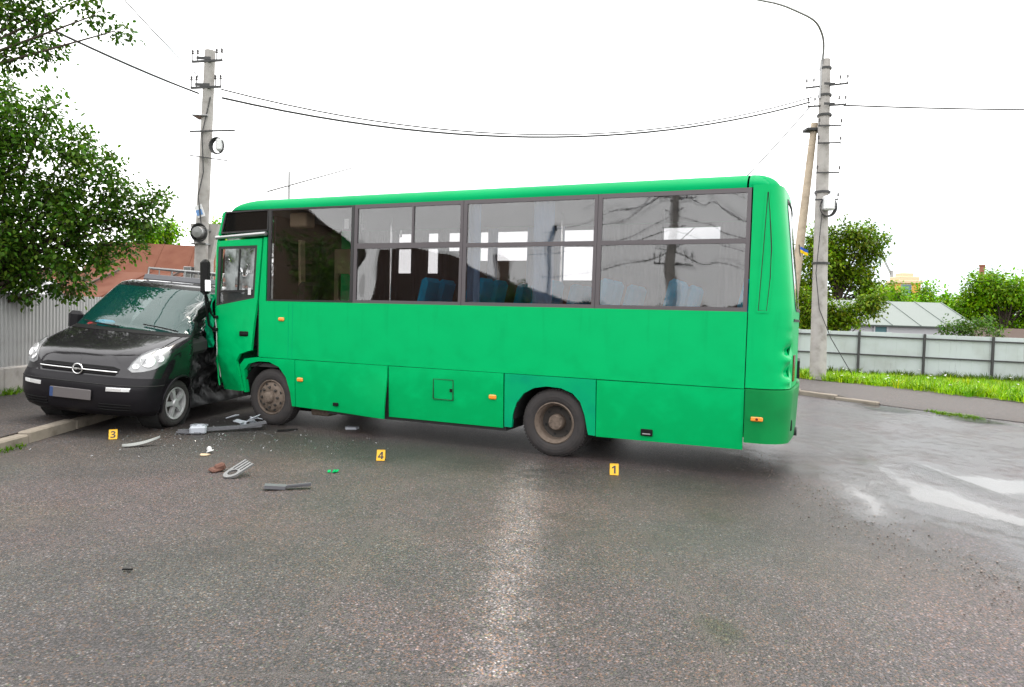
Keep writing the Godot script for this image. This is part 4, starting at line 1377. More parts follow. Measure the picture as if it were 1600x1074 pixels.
	# the mast whose slanted boom shows over the bus
	t = thing("mast_with_boom", "thin grey mast with a slanted boom showing above the bus roof", "mast", Vector3(-6.5, 0.0, -20.0))
	b = MB.new()
	b.tube([Vector3(0, 0, 0), Vector3(0.0, 5.6, 0)], 0.045, 0.035, 8)
	part("mast", b, M.steel, t)
	b = MB.new()
	b.tube([Vector3(-0.6, 5.0, 0.06), Vector3(1.85, 5.75, 0.06)], 0.025, 0.015, 6)
	part("boom", b, M.steel, t)
	t = thing("distant_mast", "thin distant mast standing between far trees left of the brick chimney", "mast", Vector3(43.0, 0, -72.0))
	b = MB.new()
	b.tube([Vector3.ZERO, Vector3(0, 6.0, 0)], 0.07, 0.05, 6)
	part("mast", b, M.dark_iron, t)
	# a pole behind the photographer, mirrored in the bus glass
	t = thing("utility_pole", "dark utility pole behind the camera mirrored in the rearmost bus window", "utility pole", Vector3(-5.0, 0.1, 2.4))
	b = MB.new()
	b.tube([Vector3.ZERO, Vector3(0, 7.5, 0)], 0.15, 0.11, 8)
	part("pole", b, M.concrete, t)
	cross_arm(t, Vector3(0, 5.3, 0.1), Vector3(0.8, 0, 0.6), 0.55)
	cross_arm(t, Vector3(0, 3.4, 0.1), Vector3(0.8, 0, 0.6), 0.5)
	t = thing("stove_pipe", "thin dark pipe standing across the street, mirrored in the third bus window", "pipe", Vector3(-9.3, 0.0, 2.3))
	b = MB.new()
	b.tube([Vector3.ZERO, Vector3(0, 4.75, 0)], 0.07, 0.06, 8)
	part("pipe", b, M.dark_iron, t)
	b = MB.new()
	b.box(Vector3(0, 1.2, 0), Vector3(0.6, 2.4, 0.6), Basis.IDENTITY, 0.02)
	part("chimney_base", b, M.brown_wall, t)
	# wires
	wire("thick black cable sagging from left pole to right pole", Vector3(-6.34, 6.12, -15), Vector3(8.15, 7.88, -19.7), 0.9, 0.024)
	wire("upper cable sagging just above the thick one between both poles", Vector3(-6.36, 6.3, -15), Vector3(8.2, 8.02, -19.7), 1.0, 0.016)
	wire("fine lowest wire between the two poles", Vector3(-6.4, 5.9, -15), Vector3(8.3, 6.7, -19.7), 0.55, 0.005)
	wire("thick cable from the left pole to the top left corner", Vector3(-6.84, 6.2, -15), Vector3(-8.2, 6.1, -2.0), 0.35, 0.02)
	wire("thin wire from the left pole up past the hanging boughs", Vector3(-6.84, 6.55, -15), Vector3(-5.4, 7.4, -3.0), 0.3, 0.01)
	wire("black cable from the right pole out to the right edge", Vector3(9.15, 7.85, -19.8), Vector3(38.0, 10.9, -24.0), 0.5, 0.022)
	wire("fine pale wire low on the right pole running right", Vector3(9.0, 5.9, -19.8), Vector3(38.0, 7.9, -24.0), 0.2, 0.009)
	wire("guy wire slanting down from the right pole behind the bus roof", Vector3(8.15, 7.75, -19.7), Vector3(5.0, 4.0, -22.0), 0.15, 0.015)
	wire("uppermost faint wire leaving the right pole to the right", Vector3(9.05, 8.5, -19.8), Vector3(38.0, 12.2, -24.0), 0.4, 0.006)
	for k in 6:
		wire(["highest", "second", "third", "fourth", "fifth", "lowest"][k] + " wire of the street line behind the camera, mirrored in bus glass", Vector3(-5.0 + 0.1 * k, 6.9 - 0.6 * k, 2.4), Vector3(-14.0 - k, 7.0 - 0.55 * k, 9.0 + 3.0 * (k % 2)), 0.3, 0.018)
		wire(["highest", "second", "third", "fourth", "fifth", "lowest"][k] + " wire from the mirrored pole along the left side of the street", Vector3(-5.0 - 0.1 * k, 6.9 - 0.6 * k, 2.4), Vector3(-6.9 - 0.3 * k, 6.6 - 0.35 * k, 24.0), 0.4, 0.016)

# ---- the bus. Its side is drawn in metres along the wall (0 at the tail, negative to the front) and up.
const BUS_W := 2.4
var bus: Node3D

func bus_skin(p: Vector2) -> Vector3:
	var q := p.x
	var y := p.y
	var r := 0.26
	var ins := 0.0
	if y > 1.745:
		ins += (y - 1.745) * 0.01
	elif y < 0.94:
		ins += (0.94 - y) * 0.05
	# knocks on the rear corner
	if q > -0.4 and y > 0.94 and y < 1.6:
		var w := exp(-pow((q + 0.09) / 0.1, 2.0)) * smoothstep(0.94, 1.05, y) * smoothstep(1.6, 1.35, y)
		ins += w * (0.035 + 0.035 * sin(y * 29.0) + 0.012 * sin(y * 53.0))
	var x := q
	var z := 0.0
	var nx := 0.0
	var nz := 1.0
	if q > -0.45:
		var a := minf((q + 0.45) / r, PI / 2.0)
		nx = sin(a)
		nz = cos(a)
		x = -0.45 + r * nx
		z = -r * (1.0 - nz) - maxf(0.0, q + 0.45 - r * PI / 2.0)
		var mid := 1.0 - pow(clampf((z + 1.2) / 1.2, -1.0, 1.0), 2.0)
		x += 0.07 * mid * nx - maxf(0.0, y - 1.8) * 0.1 * nx
	elif q < -7.86:
		var a := minf((-7.86 - q) / 0.3, PI / 2.0)
		nx = -sin(a)
		nz = cos(a)
		x = -7.86 + 0.3 * nx
		z = -0.3 * (1.0 - nz) - maxf(0.0, -7.86 - 0.3 * PI / 2.0 - q)
		x += 0.3 * pow(clampf((y - 2.45) / 0.6, 0.0, 1.0), 2.0) * -nx
		# the nose is pushed in and creased
		if y < 1.7:
			var k := -nx * smoothstep(1.7, 1.2, y)
			x += k * (0.08 + 0.07 * noise.get_noise_2d(z * 1.3, y * 1.6) + 0.05 * noise.get_noise_2d(z * 4.0, y * 4.0))
	return Vector3(x - nx * ins, y, z - nz * ins)

func bus_far(p: Vector2) -> Vector3:
	var v := bus_skin(p)
	return Vector3(v.x, v.y, -BUS_W - v.z)

func door_skin(p: Vector2) -> Vector3:
	# the driver's door, sprung at its rear edge and folded at the bottom
	var v := bus_skin(p)
	var open := smoothstep(1.9, 0.9, p.y)
	v.z += 0.012 + 0.05 * open * smoothstep(-7.95, -7.2, p.x)
	var line := (p.x + 7.98) * 1.05 + (p.y - 1.06)
	if line < 0.0:
		v.z += line * 0.16
	v.z += 0.012 * noise.get_noise_2d(p.x * 2.5, p.y * 2.5) * open
	return v

func rect(x0: float, y0: float, x1: float, y1: float) -> Array:
	return [Vector2(x0, y0), Vector2(x1, y0), Vector2(x1, y1), Vector2(x0, y1)]

func round_rect(x0: float, y0: float, x1: float, y1: float, r: float) -> Array:
	var out := []
	for c in [[x1 - r, y1 - r, 0.0], [x0 + r, y1 - r, PI / 2], [x0 + r, y0 + r, PI], [x1 - r, y0 + r, PI * 1.5]]:
		for k in 4:
			var a: float = c[2] + k * PI / 6.0
			out.append(Vector2(c[0] + cos(a) * r, c[1] + sin(a) * r))
	return out

func bpart(called: String, shape: MB, m: Material, parent: Node3D = null) -> MeshInstance3D:
	var o := part(called, shape, m, parent if parent else bus)
	if parent == null or parent == bus:
		o.position = Vector3(4.1, 0, BUS_W / 2.0)
	return o

func skin_part(called: String, poly: Array, holes: Array, m: Material, off := 0.0, depth := 0.02, cell := 0.12, f = null, out := Vector3(0.4, 0, 1), parent: Node3D = null) -> MeshInstance3D:
	var b := MB.new()
	b.patch(poly, holes, cell, f if f != null else bus_skin, out, off, depth)
	return bpart(called, b, m, parent)

func pane(parent: Node3D, x0: float, y0: float, x1: float, y1: float, m: Material, z := -0.016) -> void:
	var b := MB.new()
	var v := bus_skin(Vector2((x0 + x1) / 2.0, (y0 + y1) / 2.0))
	b.box(v + Vector3(0, 0, z), Vector3(x1 - x0, y1 - y0, 0.006), Basis(Vector3.RIGHT, -0.01))
	bpart("pane", b, m, parent)

func bus_wheel(at: Vector3, rear: bool) -> void:
	var o := Node3D.new()
	o.name = "wheel" if not bus.has_node("wheel") else "wheel_001"
	if bus.has_node(NodePath(o.name)):
		o.name = "wheel_002" if not bus.has_node("wheel_002") else "wheel_003"
	bus.add_child(o, true)
	o.position = at + Vector3(4.1, 0, BUS_W / 2.0)
	var X := Transform3D(Basis(Vector3.RIGHT, PI / 2.0), Vector3.ZERO)
	var b := MB.new()
	b.lathe([Vector2(0.24, -0.24), Vector2(0.37, -0.225), Vector2(0.39, -0.2), Vector2(0.395, -0.17), Vector2(0.397, -0.05), Vector2(0.391, -0.028), Vector2(0.375, -0.006), Vector2(0.345, 0.01), Vector2(0.31, 0.014), Vector2(0.275, 0.008), Vector2(0.25, -0.004), Vector2(0.235, -0.02)], X, 48)
	for k in 60:
		# tread blocks
		var a := TAU * k / 60.0
		b.box(Vector3(cos(a) * 0.396, sin(a) * 0.396, -0.055), Vector3(0.012, 0.026, 0.05), Basis(Vector3.BACK, a))
		b.box(Vector3(cos(a + 0.05) * 0.396, sin(a + 0.05) * 0.396, -0.14), Vector3(0.012, 0.026, 0.08), Basis(Vector3.BACK, a + 0.05))
	if rear:
		b.lathe([Vector2(0.24, -0.54), Vector2(0.37, -0.525), Vector2(0.395, -0.49), Vector2(0.397, -0.32), Vector2(0.37, -0.28), Vector2(0.24, -0.27)], X, 32)
	part("tyre", b, M.tyre_rubber, o)
	b = MB.new()
	if rear:
		b.lathe([Vector2(0.24, -0.03), Vector2(0.247, -0.004), Vector2(0.236, 0.004), Vector2(0.226, -0.012), Vector2(0.205, -0.05), Vector2(0.195, -0.12), Vector2(0.19, -0.15)], X, 36)
		var rm := part("rim", b, M.dusty_steel, o)
		b = MB.new()
		b.lathe([Vector2(0.192, -0.145), Vector2(0.15, -0.155), Vector2(0.1, -0.15), Vector2(0.0, -0.15)], X, 32)
		part("wheel_disc", b, M.dark_hub, rm)
		b = MB.new()
		for k in 6:
			var a := TAU * k / 6.0 + 0.3
			b.lathe([Vector2(0.017, -0.148), Vector2(0.0, -0.147)], Transform3D(X.basis, Vector3(cos(a) * 0.155, sin(a) * 0.155, 0)), 10)
		part("vent_hole", b, M.dark_seam, rm)
		b = MB.new()
		b.lathe([Vector2(0.1, -0.15), Vector2(0.096, -0.085), Vector2(0.085, -0.05), Vector2(0.078, -0.045), Vector2(0.0, -0.043)], X, 24)
		for k in 10:
			var a := TAU * k / 10.0
			b.lathe([Vector2(0.012, -0.06), Vector2(0.012, -0.036), Vector2(0.0, -0.035)], Transform3D(X.basis, Vector3(cos(a) * 0.07, sin(a) * 0.07, 0)), 6)
		part("hub", b, M.dusty_steel, rm)
	else:
		b.lathe([Vector2(0.24, -0.03), Vector2(0.247, -0.004), Vector2(0.236, 0.004), Vector2(0.226, -0.008), Vector2(0.218, -0.03), Vector2(0.2, -0.012), Vector2(0.17, 0.012), Vector2(0.13, 0.02), Vector2(0.115, 0.022), Vector2(0.0, 0.022)], X, 36)
		var rm := part("rim", b, M.dusty_steel, o)
		b = MB.new()
		for k in 8:
			var a := TAU * k / 8.0
			b.lathe([Vector2(0.02, 0.014), Vector2(0.02, 0.034), Vector2(0.015, 0.045), Vector2(0.0, 0.047)], Transform3D(X.basis, Vector3(cos(a) * 0.14, sin(a) * 0.14, 0)), 6)
		part("wheel_nuts", b, M.dark_hub, rm)
		b = MB.new()
		for k in 8:
			var a := TAU * (k + 0.5) / 8.0
			b.lathe([Vector2(0.022, 0.0), Vector2(0.0, 0.001)], Transform3D(X.basis, Vector3(cos(a) * 0.185, sin(a) * 0.185, 0.004)), 10)
		part("vent_hole", b, M.dark_seam, rm)
		b = MB.new()
		b.lathe([Vector2(0.085, 0.02), Vector2(0.08, 0.06), Vector2(0.065, 0.08), Vector2(0.03, 0.088), Vector2(0.0, 0.088)], X, 20)
		part("hub", b, M.dusty_steel, rm)

func make_bus() -> void:
	var th := 0.40415
	var ax := Vector3(cos(th), 0, sin(th))
	var nn := Vector3(-sin(th), 0, cos(th))
	bus = thing("bus", "green bus standing across the street with its nose against the van", "bus", Vector3(2.991, 0, -6.991) - ax * 4.1 - nn * (BUS_W / 2.0), -th)
	# underside and dark linings behind the seams
	var b := MB.new()
	b.box(Vector3(-4.66, 0.5, -1.2), Vector3(2.66, 0.52, 2.25))  # box shaped low and wide to keep sky light off the road
	b.box(Vector3(-1.2, 0.62, -1.2), Vector3(1.9, 0.42, 2.0))
	b.box(Vector3(-7.2, 0.6, -1.2), Vector3(1.2, 0.3, 1.3))
	b.box(Vector3(-4.85, 0.62, -1.2), Vector3(3.0, 0.2, 2.1))
	b.bar(Vector3(-2.71, 0.4, -0.2), Vector3(-2.71, 0.4, -2.2), 0.16, 0.16)
	b.bar(Vector3(-6.95, 0.4, -0.3), Vector3(-6.95, 0.4, -2.1), 0.12, 0.12)
	b.box(Vector3(-6.2, 0.33, -0.5), Vector3(0.34, 0.2, 0.3), Basis.IDENTITY, 0.02)
	bpart("chassis_and_light_block", b, M.interior_dark)
	b = MB.new()
	b.box(Vector3(-6.28, 0.235, -0.42), Vector3(0.3, 0.15, 0.3), Basis.IDENTITY, 0.015)
	bpart("step_box", b, M.dusty_steel)
	b = MB.new()
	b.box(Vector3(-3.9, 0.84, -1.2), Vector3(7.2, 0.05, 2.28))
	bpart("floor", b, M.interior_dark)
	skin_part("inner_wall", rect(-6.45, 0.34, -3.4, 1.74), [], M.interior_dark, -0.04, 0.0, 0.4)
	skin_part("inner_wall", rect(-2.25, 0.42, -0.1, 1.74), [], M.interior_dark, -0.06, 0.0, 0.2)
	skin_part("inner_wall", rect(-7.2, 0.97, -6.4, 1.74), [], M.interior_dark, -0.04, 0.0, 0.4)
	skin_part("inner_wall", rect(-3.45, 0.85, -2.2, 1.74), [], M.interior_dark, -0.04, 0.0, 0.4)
	# wheel wells
	for c in [-6.95, -2.72]:
		b = MB.new()
		b.lathe([Vector2(0.5, -0.55), Vector2(0.5, -0.03)], Transform3D(Basis(Vector3.RIGHT, PI / 2.0), Vector3(c, 0.4, 0)), 20, 0.0, -PI)
		b.box(Vector3(c, 0.55, -0.6), Vector3(1.1, 0.8, 0.02))
		bpart("wheel_well", b, M.dark_seam)
	# the side panels
	var mid := skin_part("side_panel", [Vector2(-7.14, 0.957), Vector2(-0.605, 0.945), Vector2(-0.605, 1.747), Vector2(-7.03, 1.748), Vector2(-7.03, 2.64), Vector2(-7.09, 2.64), Vector2(-7.15, 1.76)], [], M.green_paint, 0.0, 0.025, 0.2)
	b = MB.new()
	for q in [-6.55, -6.62]:
		b.bar(Vector3(q, 0.97, 0.0005), Vector3(q, 1.73, 0.0005), 0.006, 0.003, Vector3.BACK)
	bpart("panel_seam", b, M.stained_green_paint, mid)
	var fl := skin_part("skirt_panel", [Vector2(-6.485, 0.3), Vector2(-5.0, 0.262), Vector2(-4.985, 0.948), Vector2(-6.485, 0.948)], [], M.green_paint, 0.012, 0.025, 0.15, func(p: Vector2) -> Vector3: return bus_skin(p) + Vector3(0, 0, 0.075 * smoothstep(-5.9, -4.98, p.x) * smoothstep(0.95, 0.3, p.y)))
	tag(fl, "green skirt flap hanging loose at its lower rear corner")
	b = MB.new()
	b.box(Vector3(-5.8, 0.385, 0.0), Vector3(0.08, 0.045, 0.03), Basis.IDENTITY, 0.006)
	bpart("latch", b, M.black_plastic, fl)
	b = MB.new()
	b.box(Vector3(-6.4, 0.68, 0.006), Vector3(0.1, 0.055, 0.03), Basis.IDENTITY, 0.012)
	bpart("marker_lamp", b, M.amber_lens, fl)
	var fp := skin_part("skirt_panel", rect(-4.972, 0.285, -3.352, 0.946), [], M.green_paint, 0.006, 0.025, 0.2)
	b = MB.new()
	for e in [[-4.31, 0.57, -4.31, 0.82], [-4.03, 0.57, -4.03, 0.82], [-4.31, 0.57, -4.03, 0.57], [-4.31, 0.82, -4.03, 0.82]]:
		b.bar(Vector3(e[0], e[1], -0.004), Vector3(e[2], e[3], 0.0), 0.006, 0.012, Vector3.BACK)
	var fd := bpart("fuel_flap", b, M.dark_seam, fp)
	b = MB.new()
	b.box(Vector3(-4.06, 0.69, -0.005), Vector3(0.03, 0.04, 0.02))
	bpart("catch", b, M.black_plastic, fd)
	b = MB.new()
	b.box(Vector3(-3.49, 0.65, -0.002), Vector3(0.1, 0.055, 0.03), Basis.IDENTITY, 0.012)
	bpart("marker_lamp", b, M.amber_lens, fp)
	var arch := [Vector2(-3.335, 0.3), Vector2(-3.24, 0.3), Vector2(-3.225, 0.46), Vector2(-3.18, 0.6), Vector2(-3.09, 0.72), Vector2(-2.96, 0.795), Vector2(-2.8, 0.825), Vector2(-2.62, 0.815), Vector2(-2.48, 0.765), Vector2(-2.385, 0.67), Vector2(-2.33, 0.52), Vector2(-2.285, 0.3), Vector2(-2.2, 0.295), Vector2(-2.205, 0.94), Vector2(-3.335, 0.945)]
	tag(skin_part("wheel_arch_panel", arch, [], M.stained_green_paint, 0.006, 0.05, 0.1), "teal stained panel around the rear wheel")
	var sp := skin_part("skirt_panel", [Vector2(-2.192, 0.29), Vector2(-0.6, 0.3), Vector2(-0.6, 0.938), Vector2(-2.192, 0.938)], [], M.green_paint, 0.008, 0.025, 0.2)
	b = MB.new()
	b.box(Vector3(-1.61, 0.39, -0.012), Vector3(0.13, 0.075, 0.03), Basis.IDENTITY, 0.006)
	bpart("latch", b, M.black_plastic, sp)
	b = MB.new()
	b.box(Vector3(-1.61, 0.375, 0.006), Vector3(0.09, 0.014, 0.01), Basis.IDENTITY, 0.003)
	bpart("catch", b, M.steel, sp)
	# front wheel arch
	arch = [Vector2(-6.5, 0.3), Vector2(-6.5, 0.95), Vector2(-7.2, 0.95), Vector2(-7.4, 0.92), Vector2(-7.49, 0.83), Vector2(-7.46, 0.6), Vector2(-7.42, 0.44), Vector2(-7.375, 0.44), Vector2(-7.40, 0.62), Vector2(-7.41, 0.76), Vector2(-7.33, 0.85), Vector2(-7.15, 0.895), Vector2(-6.95, 0.895), Vector2(-6.78, 0.835), Vector2(-6.66, 0.7), Vector2(-6.59, 0.5), Vector2(-6.56, 0.3)]
	skin_part("front_wheel_arch", arch, [], M.green_paint, 0.004, 0.06, 0.1)
	b = MB.new()
	b.box(Vector3(-6.74, 1.5, 0.008), Vector3(0.1, 0.05, 0.03), Basis.IDENTITY, 0.012)
	bpart("marker_lamp", b, M.amber_lens)
	# rear corner, bumper, tail
	var rc := skin_part("rear_corner_panel", rect(-0.595, 0.955, -0.035, 3.06), [], M.green_paint, 0.0, 0.02, 0.045)
	var vent := [Vector2(-0.5, 1.76), Vector2(-0.415, 1.76), Vector2(-0.385, 2.1), Vector2(-0.375, 2.4), Vector2(-0.405, 2.78), Vector2(-0.44, 2.98), Vector2(-0.455, 2.98), Vector2(-0.475, 2.4)]
	b = MB.new()
	var loop := []
	for i in vent.size() + 1:
		loop.append(bus_skin(vent[i % vent.size()]) + Vector3(0.001, 0, 0.001))
	b.tube(loop, 0.006, 0.006, 5, false)
	var vg := bpart("vent_outline", b, M.dark_seam, rc)
	b = MB.new()
	var grown := []
	for p in Geometry2D.offset_polygon(PackedVector2Array(vent), 0.022)[0]: grown.append(p)
	b.patch(grown, [vent], 0.05, bus_skin, Vector3(0.4, 0, 1), 0.006, 0.006)
	bpart("vent_bead", b, M.green_paint, rc)
	var w2 := BUS_W - 0.52
	var bm := skin_part("rear_bumper", rect(-0.59, 0.385, -0.04 + w2, 0.945), [], M.dull_green_plastic, 0.035, 0.06, 0.05)
	b = MB.new()
	b.box(Vector3(-0.465, 0.64, 0.035), Vector3(0.12, 0.045, 0.02), Basis.IDENTITY, 0.008)
	bpart("marker_lamp", b, M.amber_lens, bm)
	b = MB.new()
	b.box(Vector3(-0.465, 0.64, 0.0405), Vector3(0.03, 0.028, 0.018), Basis.IDENTITY, 0.006)
	bpart("reflector", b, M.red_brown_lens, bm)
	b = MB.new()
	b.box(bus_skin(Vector2(0.02, 0.56)) + Vector3(0.035, 0, 0), Vector3(0.02, 0.12, 0.07), Basis.IDENTITY, 0.01)
	bpart("fog_lamp", b, M.black_plastic, bm)
	b = MB.new()
	b.tube([Vector3(-0.5, 0.4, -0.9), Vector3(-0.09, 0.42, -0.9)], 0.045, 0.05, 12)
	bpart("exhaust_pipe", b, M.dark_iron)
	var hole := round_rect(0.12, 1.8, w2 - 0.2, 2.95, 0.08)
	var tail := skin_part("rear_panel", rect(-0.03, 0.955, w2 - 0.04, 3.06), [hole], M.green_paint, 0.0, 0.02, 0.12)
	b = MB.new()
	b.patch(hole, [], 0.1, bus_skin, Vector3(1, 0, 0.2), -0.004, 0.0)
	bpart("pane", b, M.rear_glass, tail)
	b = MB.new()
	b.patch(round_rect(0.09, 1.77, w2 - 0.17, 2.98, 0.1), [hole], 0.1, bus_skin, Vector3(1, 0, 0.2), 0.006, 0.02)
	bpart("rear_window_seal", b, M.black_rubber, tail)
	b = MB.new()
	b.patch(rect(0.1, 1.02, 0.26, 1.3), [], 0.05, bus_skin, Vector3(1, 0, 0.2), 0.01, 0.012)
	bpart("tail_lamp", b, M.red_brown_lens, tail)
	b = MB.new()
	b.patch(rect(0.0, 1.66, w2 - 0.06, 1.685), [], 0.1, bus_skin, Vector3(1, 0, 0.2), 0.008, 0.01)
	bpart("trim_strip", b, M.dark_seam, tail)
	b = MB.new()
	b.patch([Vector2(0.9, 1.0), Vector2(1.25, 1.02), Vector2(1.3, 1.22), Vector2(1.0, 1.2)], [], 0.1, bus_skin, Vector3(1, 0, 0.2), 0.03, 0.05)
	bpart("plate_holder", b, M.black_plastic, tail)
	# far side
	var fh := [rect(-7.0, 2.3, -5.6, 2.95), rect(-5.5, 2.66, -4.9, 2.95), rect(-4.86, 2.5, -4.0, 2.95), rect(-3.9, 2.2, -2.3, 2.95), rect(-2.2, 2.72, -0.66, 2.95)]
	var far := skin_part("far_side_panel", rect(-7.85, 0.955, -0.035, 3.05), fh, M.green_paint, 0.0, 0.03, 0.3, bus_far, Vector3(0.2, 0, -1))
	skin_part("far_skirt_panel", rect(-6.5, 0.32, -3.3, 0.945), [], M.green_paint, 0.0, 0.03, 0.3, bus_far, Vector3(0.2, 0, -1))
	skin_part("far_skirt_panel", rect(-2.2, 0.32, -0.035, 0.945), [], M.green_paint, 0.0, 0.03, 0.2, bus_far, Vector3(0.2, 0, -1))
	var lining := MB.new()
	lining.patch(rect(-7.2, 0.9, -0.4, 3.02), fh, 0.4, bus_far, Vector3(0, 0, -1), -0.04, 0.0)
	bpart("inner_lining", lining, M.interior_grey, far)
	for h in fh:
		b = MB.new()
		var z: float = bus_far(Vector2(-3, 2.4)).z
		b.box(Vector3((h[0].x + h[1].x) / 2.0, (h[0].y + 2.95) / 2.0, z + 0.02), Vector3(h[1].x - h[0].x, 2.95 - h[0].y, 0.006), Basis(Vector3.RIGHT, 0.01))
		bpart("pane", b, M.bus_glass, far)
		if h[0].y > 2.6:
			continue
		b = MB.new()
		b.bar(Vector3(h[0].x, 2.725, z + 0.03), Vector3(h[1].x, 2.725, z + 0.03), 0.04, 0.05)
		bpart("window_bar", b, M.window_frame, far)
	var spans := [[-7.0, -6.33, 0], [-6.09, -5.75, 0], [-5.58, -5.36, 0], [-5.19, -4.85, 0], [-4.7, -4.52, 1], [-4.02, -3.42, 1], [-2.98, -1.97, 0], [-1.18, -0.66, 0]]
	for s in spans:
		curtain(s[0], s[1], -2.29, M.curtain_blue if s[2] else M.curtain_grey)
	for s in [[-3.92, -3.74], [-3.06, -2.8]]:
		curtain(s[0], s[1], -0.1, M.curtain_blue)
	# ceiling, partition, seats, poles
	b = MB.new()
	b.box(Vector3(-3.9, 3.03, -1.2), Vector3(6.9, 0.03, 2.2))
	bpart("ceiling", b, M.interior_grey)
	b = MB.new()
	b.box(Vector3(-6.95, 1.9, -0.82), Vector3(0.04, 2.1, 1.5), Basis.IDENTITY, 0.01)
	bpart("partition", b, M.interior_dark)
	b = MB.new()
	b.box(Vector3(-6.66, 2.9, -0.3), Vector3(0.3, 0.2, 0.2), Basis.IDENTITY, 0.02)
	bpart("roof_locker", b, M.cream_panel)
	b = MB.new()
	b.box(Vector3(-6.82, 2.2, -0.5), Vector3(0.04, 0.9, 0.12), Basis(Vector3.BACK, 0.03), 0.01)
	bpart("grab_post", b, M.cream_panel)
	# the folding door on the far side shows through the glass as a pale panel
	b = MB.new()
	b.patch(rect(-6.86, 1.75, -6.5, 2.6), [round_rect(-6.80, 1.8, -6.56, 2.22, 0.05)], 0.3, func(p: Vector2) -> Vector3: return Vector3(p.x, p.y, -1.3), Vector3(0, 0, 1), 0.0, 0.03)
	bpart("folding_door", b, M.cream_panel)
	for k in 7:
		for z in [-0.55, -1.85]:
			if k == 6 and z > -1.0:
				continue
			var sx := -0.95 - 0.79 * k
			var se := MB.new()
			se.box(Vector3(sx, 1.32, z), Vector3(0.44, 0.12, 0.84), Basis.IDENTITY, 0.04)
			se.box(Vector3(sx + 0.25, 1.68, z - 0.22), Vector3(0.1, 0.86, 0.4), Basis(Vector3.BACK, -0.22), 0.045)
			se.box(Vector3(sx + 0.25, 1.68, z + 0.22), Vector3(0.1, 0.86, 0.4), Basis(Vector3.BACK, -0.22), 0.045)
			var so := bpart("seat", se, M.seat_blue)
			se = MB.new()
			se.bar(Vector3(sx, 0.87, z), Vector3(sx, 1.26, z), 0.3, 0.5)
			bpart("seat_frame", se, M.black_plastic, so)
	for k in 4:
		b = MB.new()
		b.tube([Vector3(-1.7 - 1.3 * k, 0.87, -0.95), Vector3(-1.7 - 1.3 * k, 3.0, -0.95)], 0.017, 0.017, 8)
		bpart("grab_pole", b, M.chrome if k % 2 else M.interior_dark)
	b = MB.new()
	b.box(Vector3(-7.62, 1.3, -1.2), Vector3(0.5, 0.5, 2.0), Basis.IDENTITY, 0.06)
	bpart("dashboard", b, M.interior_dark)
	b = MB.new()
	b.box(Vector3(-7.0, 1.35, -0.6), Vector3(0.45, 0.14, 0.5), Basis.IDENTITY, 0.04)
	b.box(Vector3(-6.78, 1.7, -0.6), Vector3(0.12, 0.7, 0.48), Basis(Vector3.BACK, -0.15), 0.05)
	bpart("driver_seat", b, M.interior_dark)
	b = MB.new()
	var ring := []
	for i in 25:
		ring.append(Vector3(cos(TAU * i / 24.0) * 0.22, 0, sin(TAU * i / 24.0) * 0.22))
	b.tube(ring, 0.016, 0.016, 6, false)
	b.bar(Vector3(-0.2, 0, 0), Vector3(0.2, 0, 0), 0.03, 0.02)
	b.bar(Vector3(0, 0, 0), Vector3(0, -0.4, 0), 0.05, 0.05)
	var sw := bpart("steering_wheel", b, M.black_plastic)
	sw.position += Vector3(-7.4, 1.72, -0.6)
	sw.rotation.z = 0.35
	# the nose
	skin_part("front_corner", [Vector2(-8.32, 0.52), Vector2(-7.985, 0.5), Vector2(-7.985, 2.62), Vector2(-7.92, 2.67), Vector2(-7.80, 3.03), Vector2(-7.86, 3.0), Vector2(-7.95, 2.95), Vector2(-8.1, 2.93), Vector2(-8.32, 2.97)], [], M.green_paint, 0.0, 0.02, 0.06, null, Vector3(-0.4, 0, 1))
	var nose := skin_part("nose_panel", [Vector2(-8.33, 0.52), Vector2(-8.33, 1.5), Vector2(-10.1, 1.5), Vector2(-10.1, 0.6)], [], M.stained_green_paint, 0.0, 0.03, 0.07, null, Vector3(-1, 0, 0.2))
	tag(nose, "crumpled green nose panel pressed into the van")
	skin_part("nose_panel", rect(-10.1, 2.72, -8.33, 3.04), [], M.green_paint, 0.0, 0.03, 0.1, null, Vector3(-1, 0, 0.2))
	b = MB.new()
	b.patch(rect(-10.1, 1.5, -8.36, 2.72), [], 0.15, bus_skin, Vector3(-1, 0, 0.2), -0.02, 0.0)
	tag(bpart("windscreen", b, M.shattered_glass), "crazed broken windscreen seen through the driver's door window")
	# uv in metres: the crack picture repeats about every 1.4 m
	M.shattered_glass.uv1_scale = Vector3(0.7, 0.7, 1)
	# the driver's door
	var dw := [Vector2(-7.965, 1.66), Vector2(-7.225, 1.785), Vector2(-7.19, 2.53), Vector2(-7.93, 2.52)]
	var door := skin_part("driver_door", [Vector2(-7.985, 0.445), Vector2(-7.42, 0.455), Vector2(-7.45, 0.66), Vector2(-7.515, 0.88), Vector2(-7.45, 0.985), Vector2(-7.3, 1.03), Vector2(-7.22, 1.05), Vector2(-7.205, 1.4), Vector2(-7.17, 1.76), Vector2(-7.105, 2.625), Vector2(-7.955, 2.6)], [dw], M.green_paint, 0.0, 0.035, 0.06, door_skin, Vector3(0, 0, 1))
	tag(door, "green driver's door bent out at its lower rear edge")
	var inner := [Vector2(-7.9, 1.69), Vector2(-7.265, 1.81), Vector2(-7.235, 2.49), Vector2(-7.87, 2.485)]
	var dr := skin_part("window_seal", dw, [inner], M.black_rubber, -0.004, 0.02, 0.1, door_skin, Vector3(0, 0, 1), door)
	b = MB.new()
	b.patch(inner, [], 0.2, door_skin, Vector3(0, 0, 1), -0.016, 0.0)
	bpart("pane", b, M.clear_glass, door)
	b = MB.new()
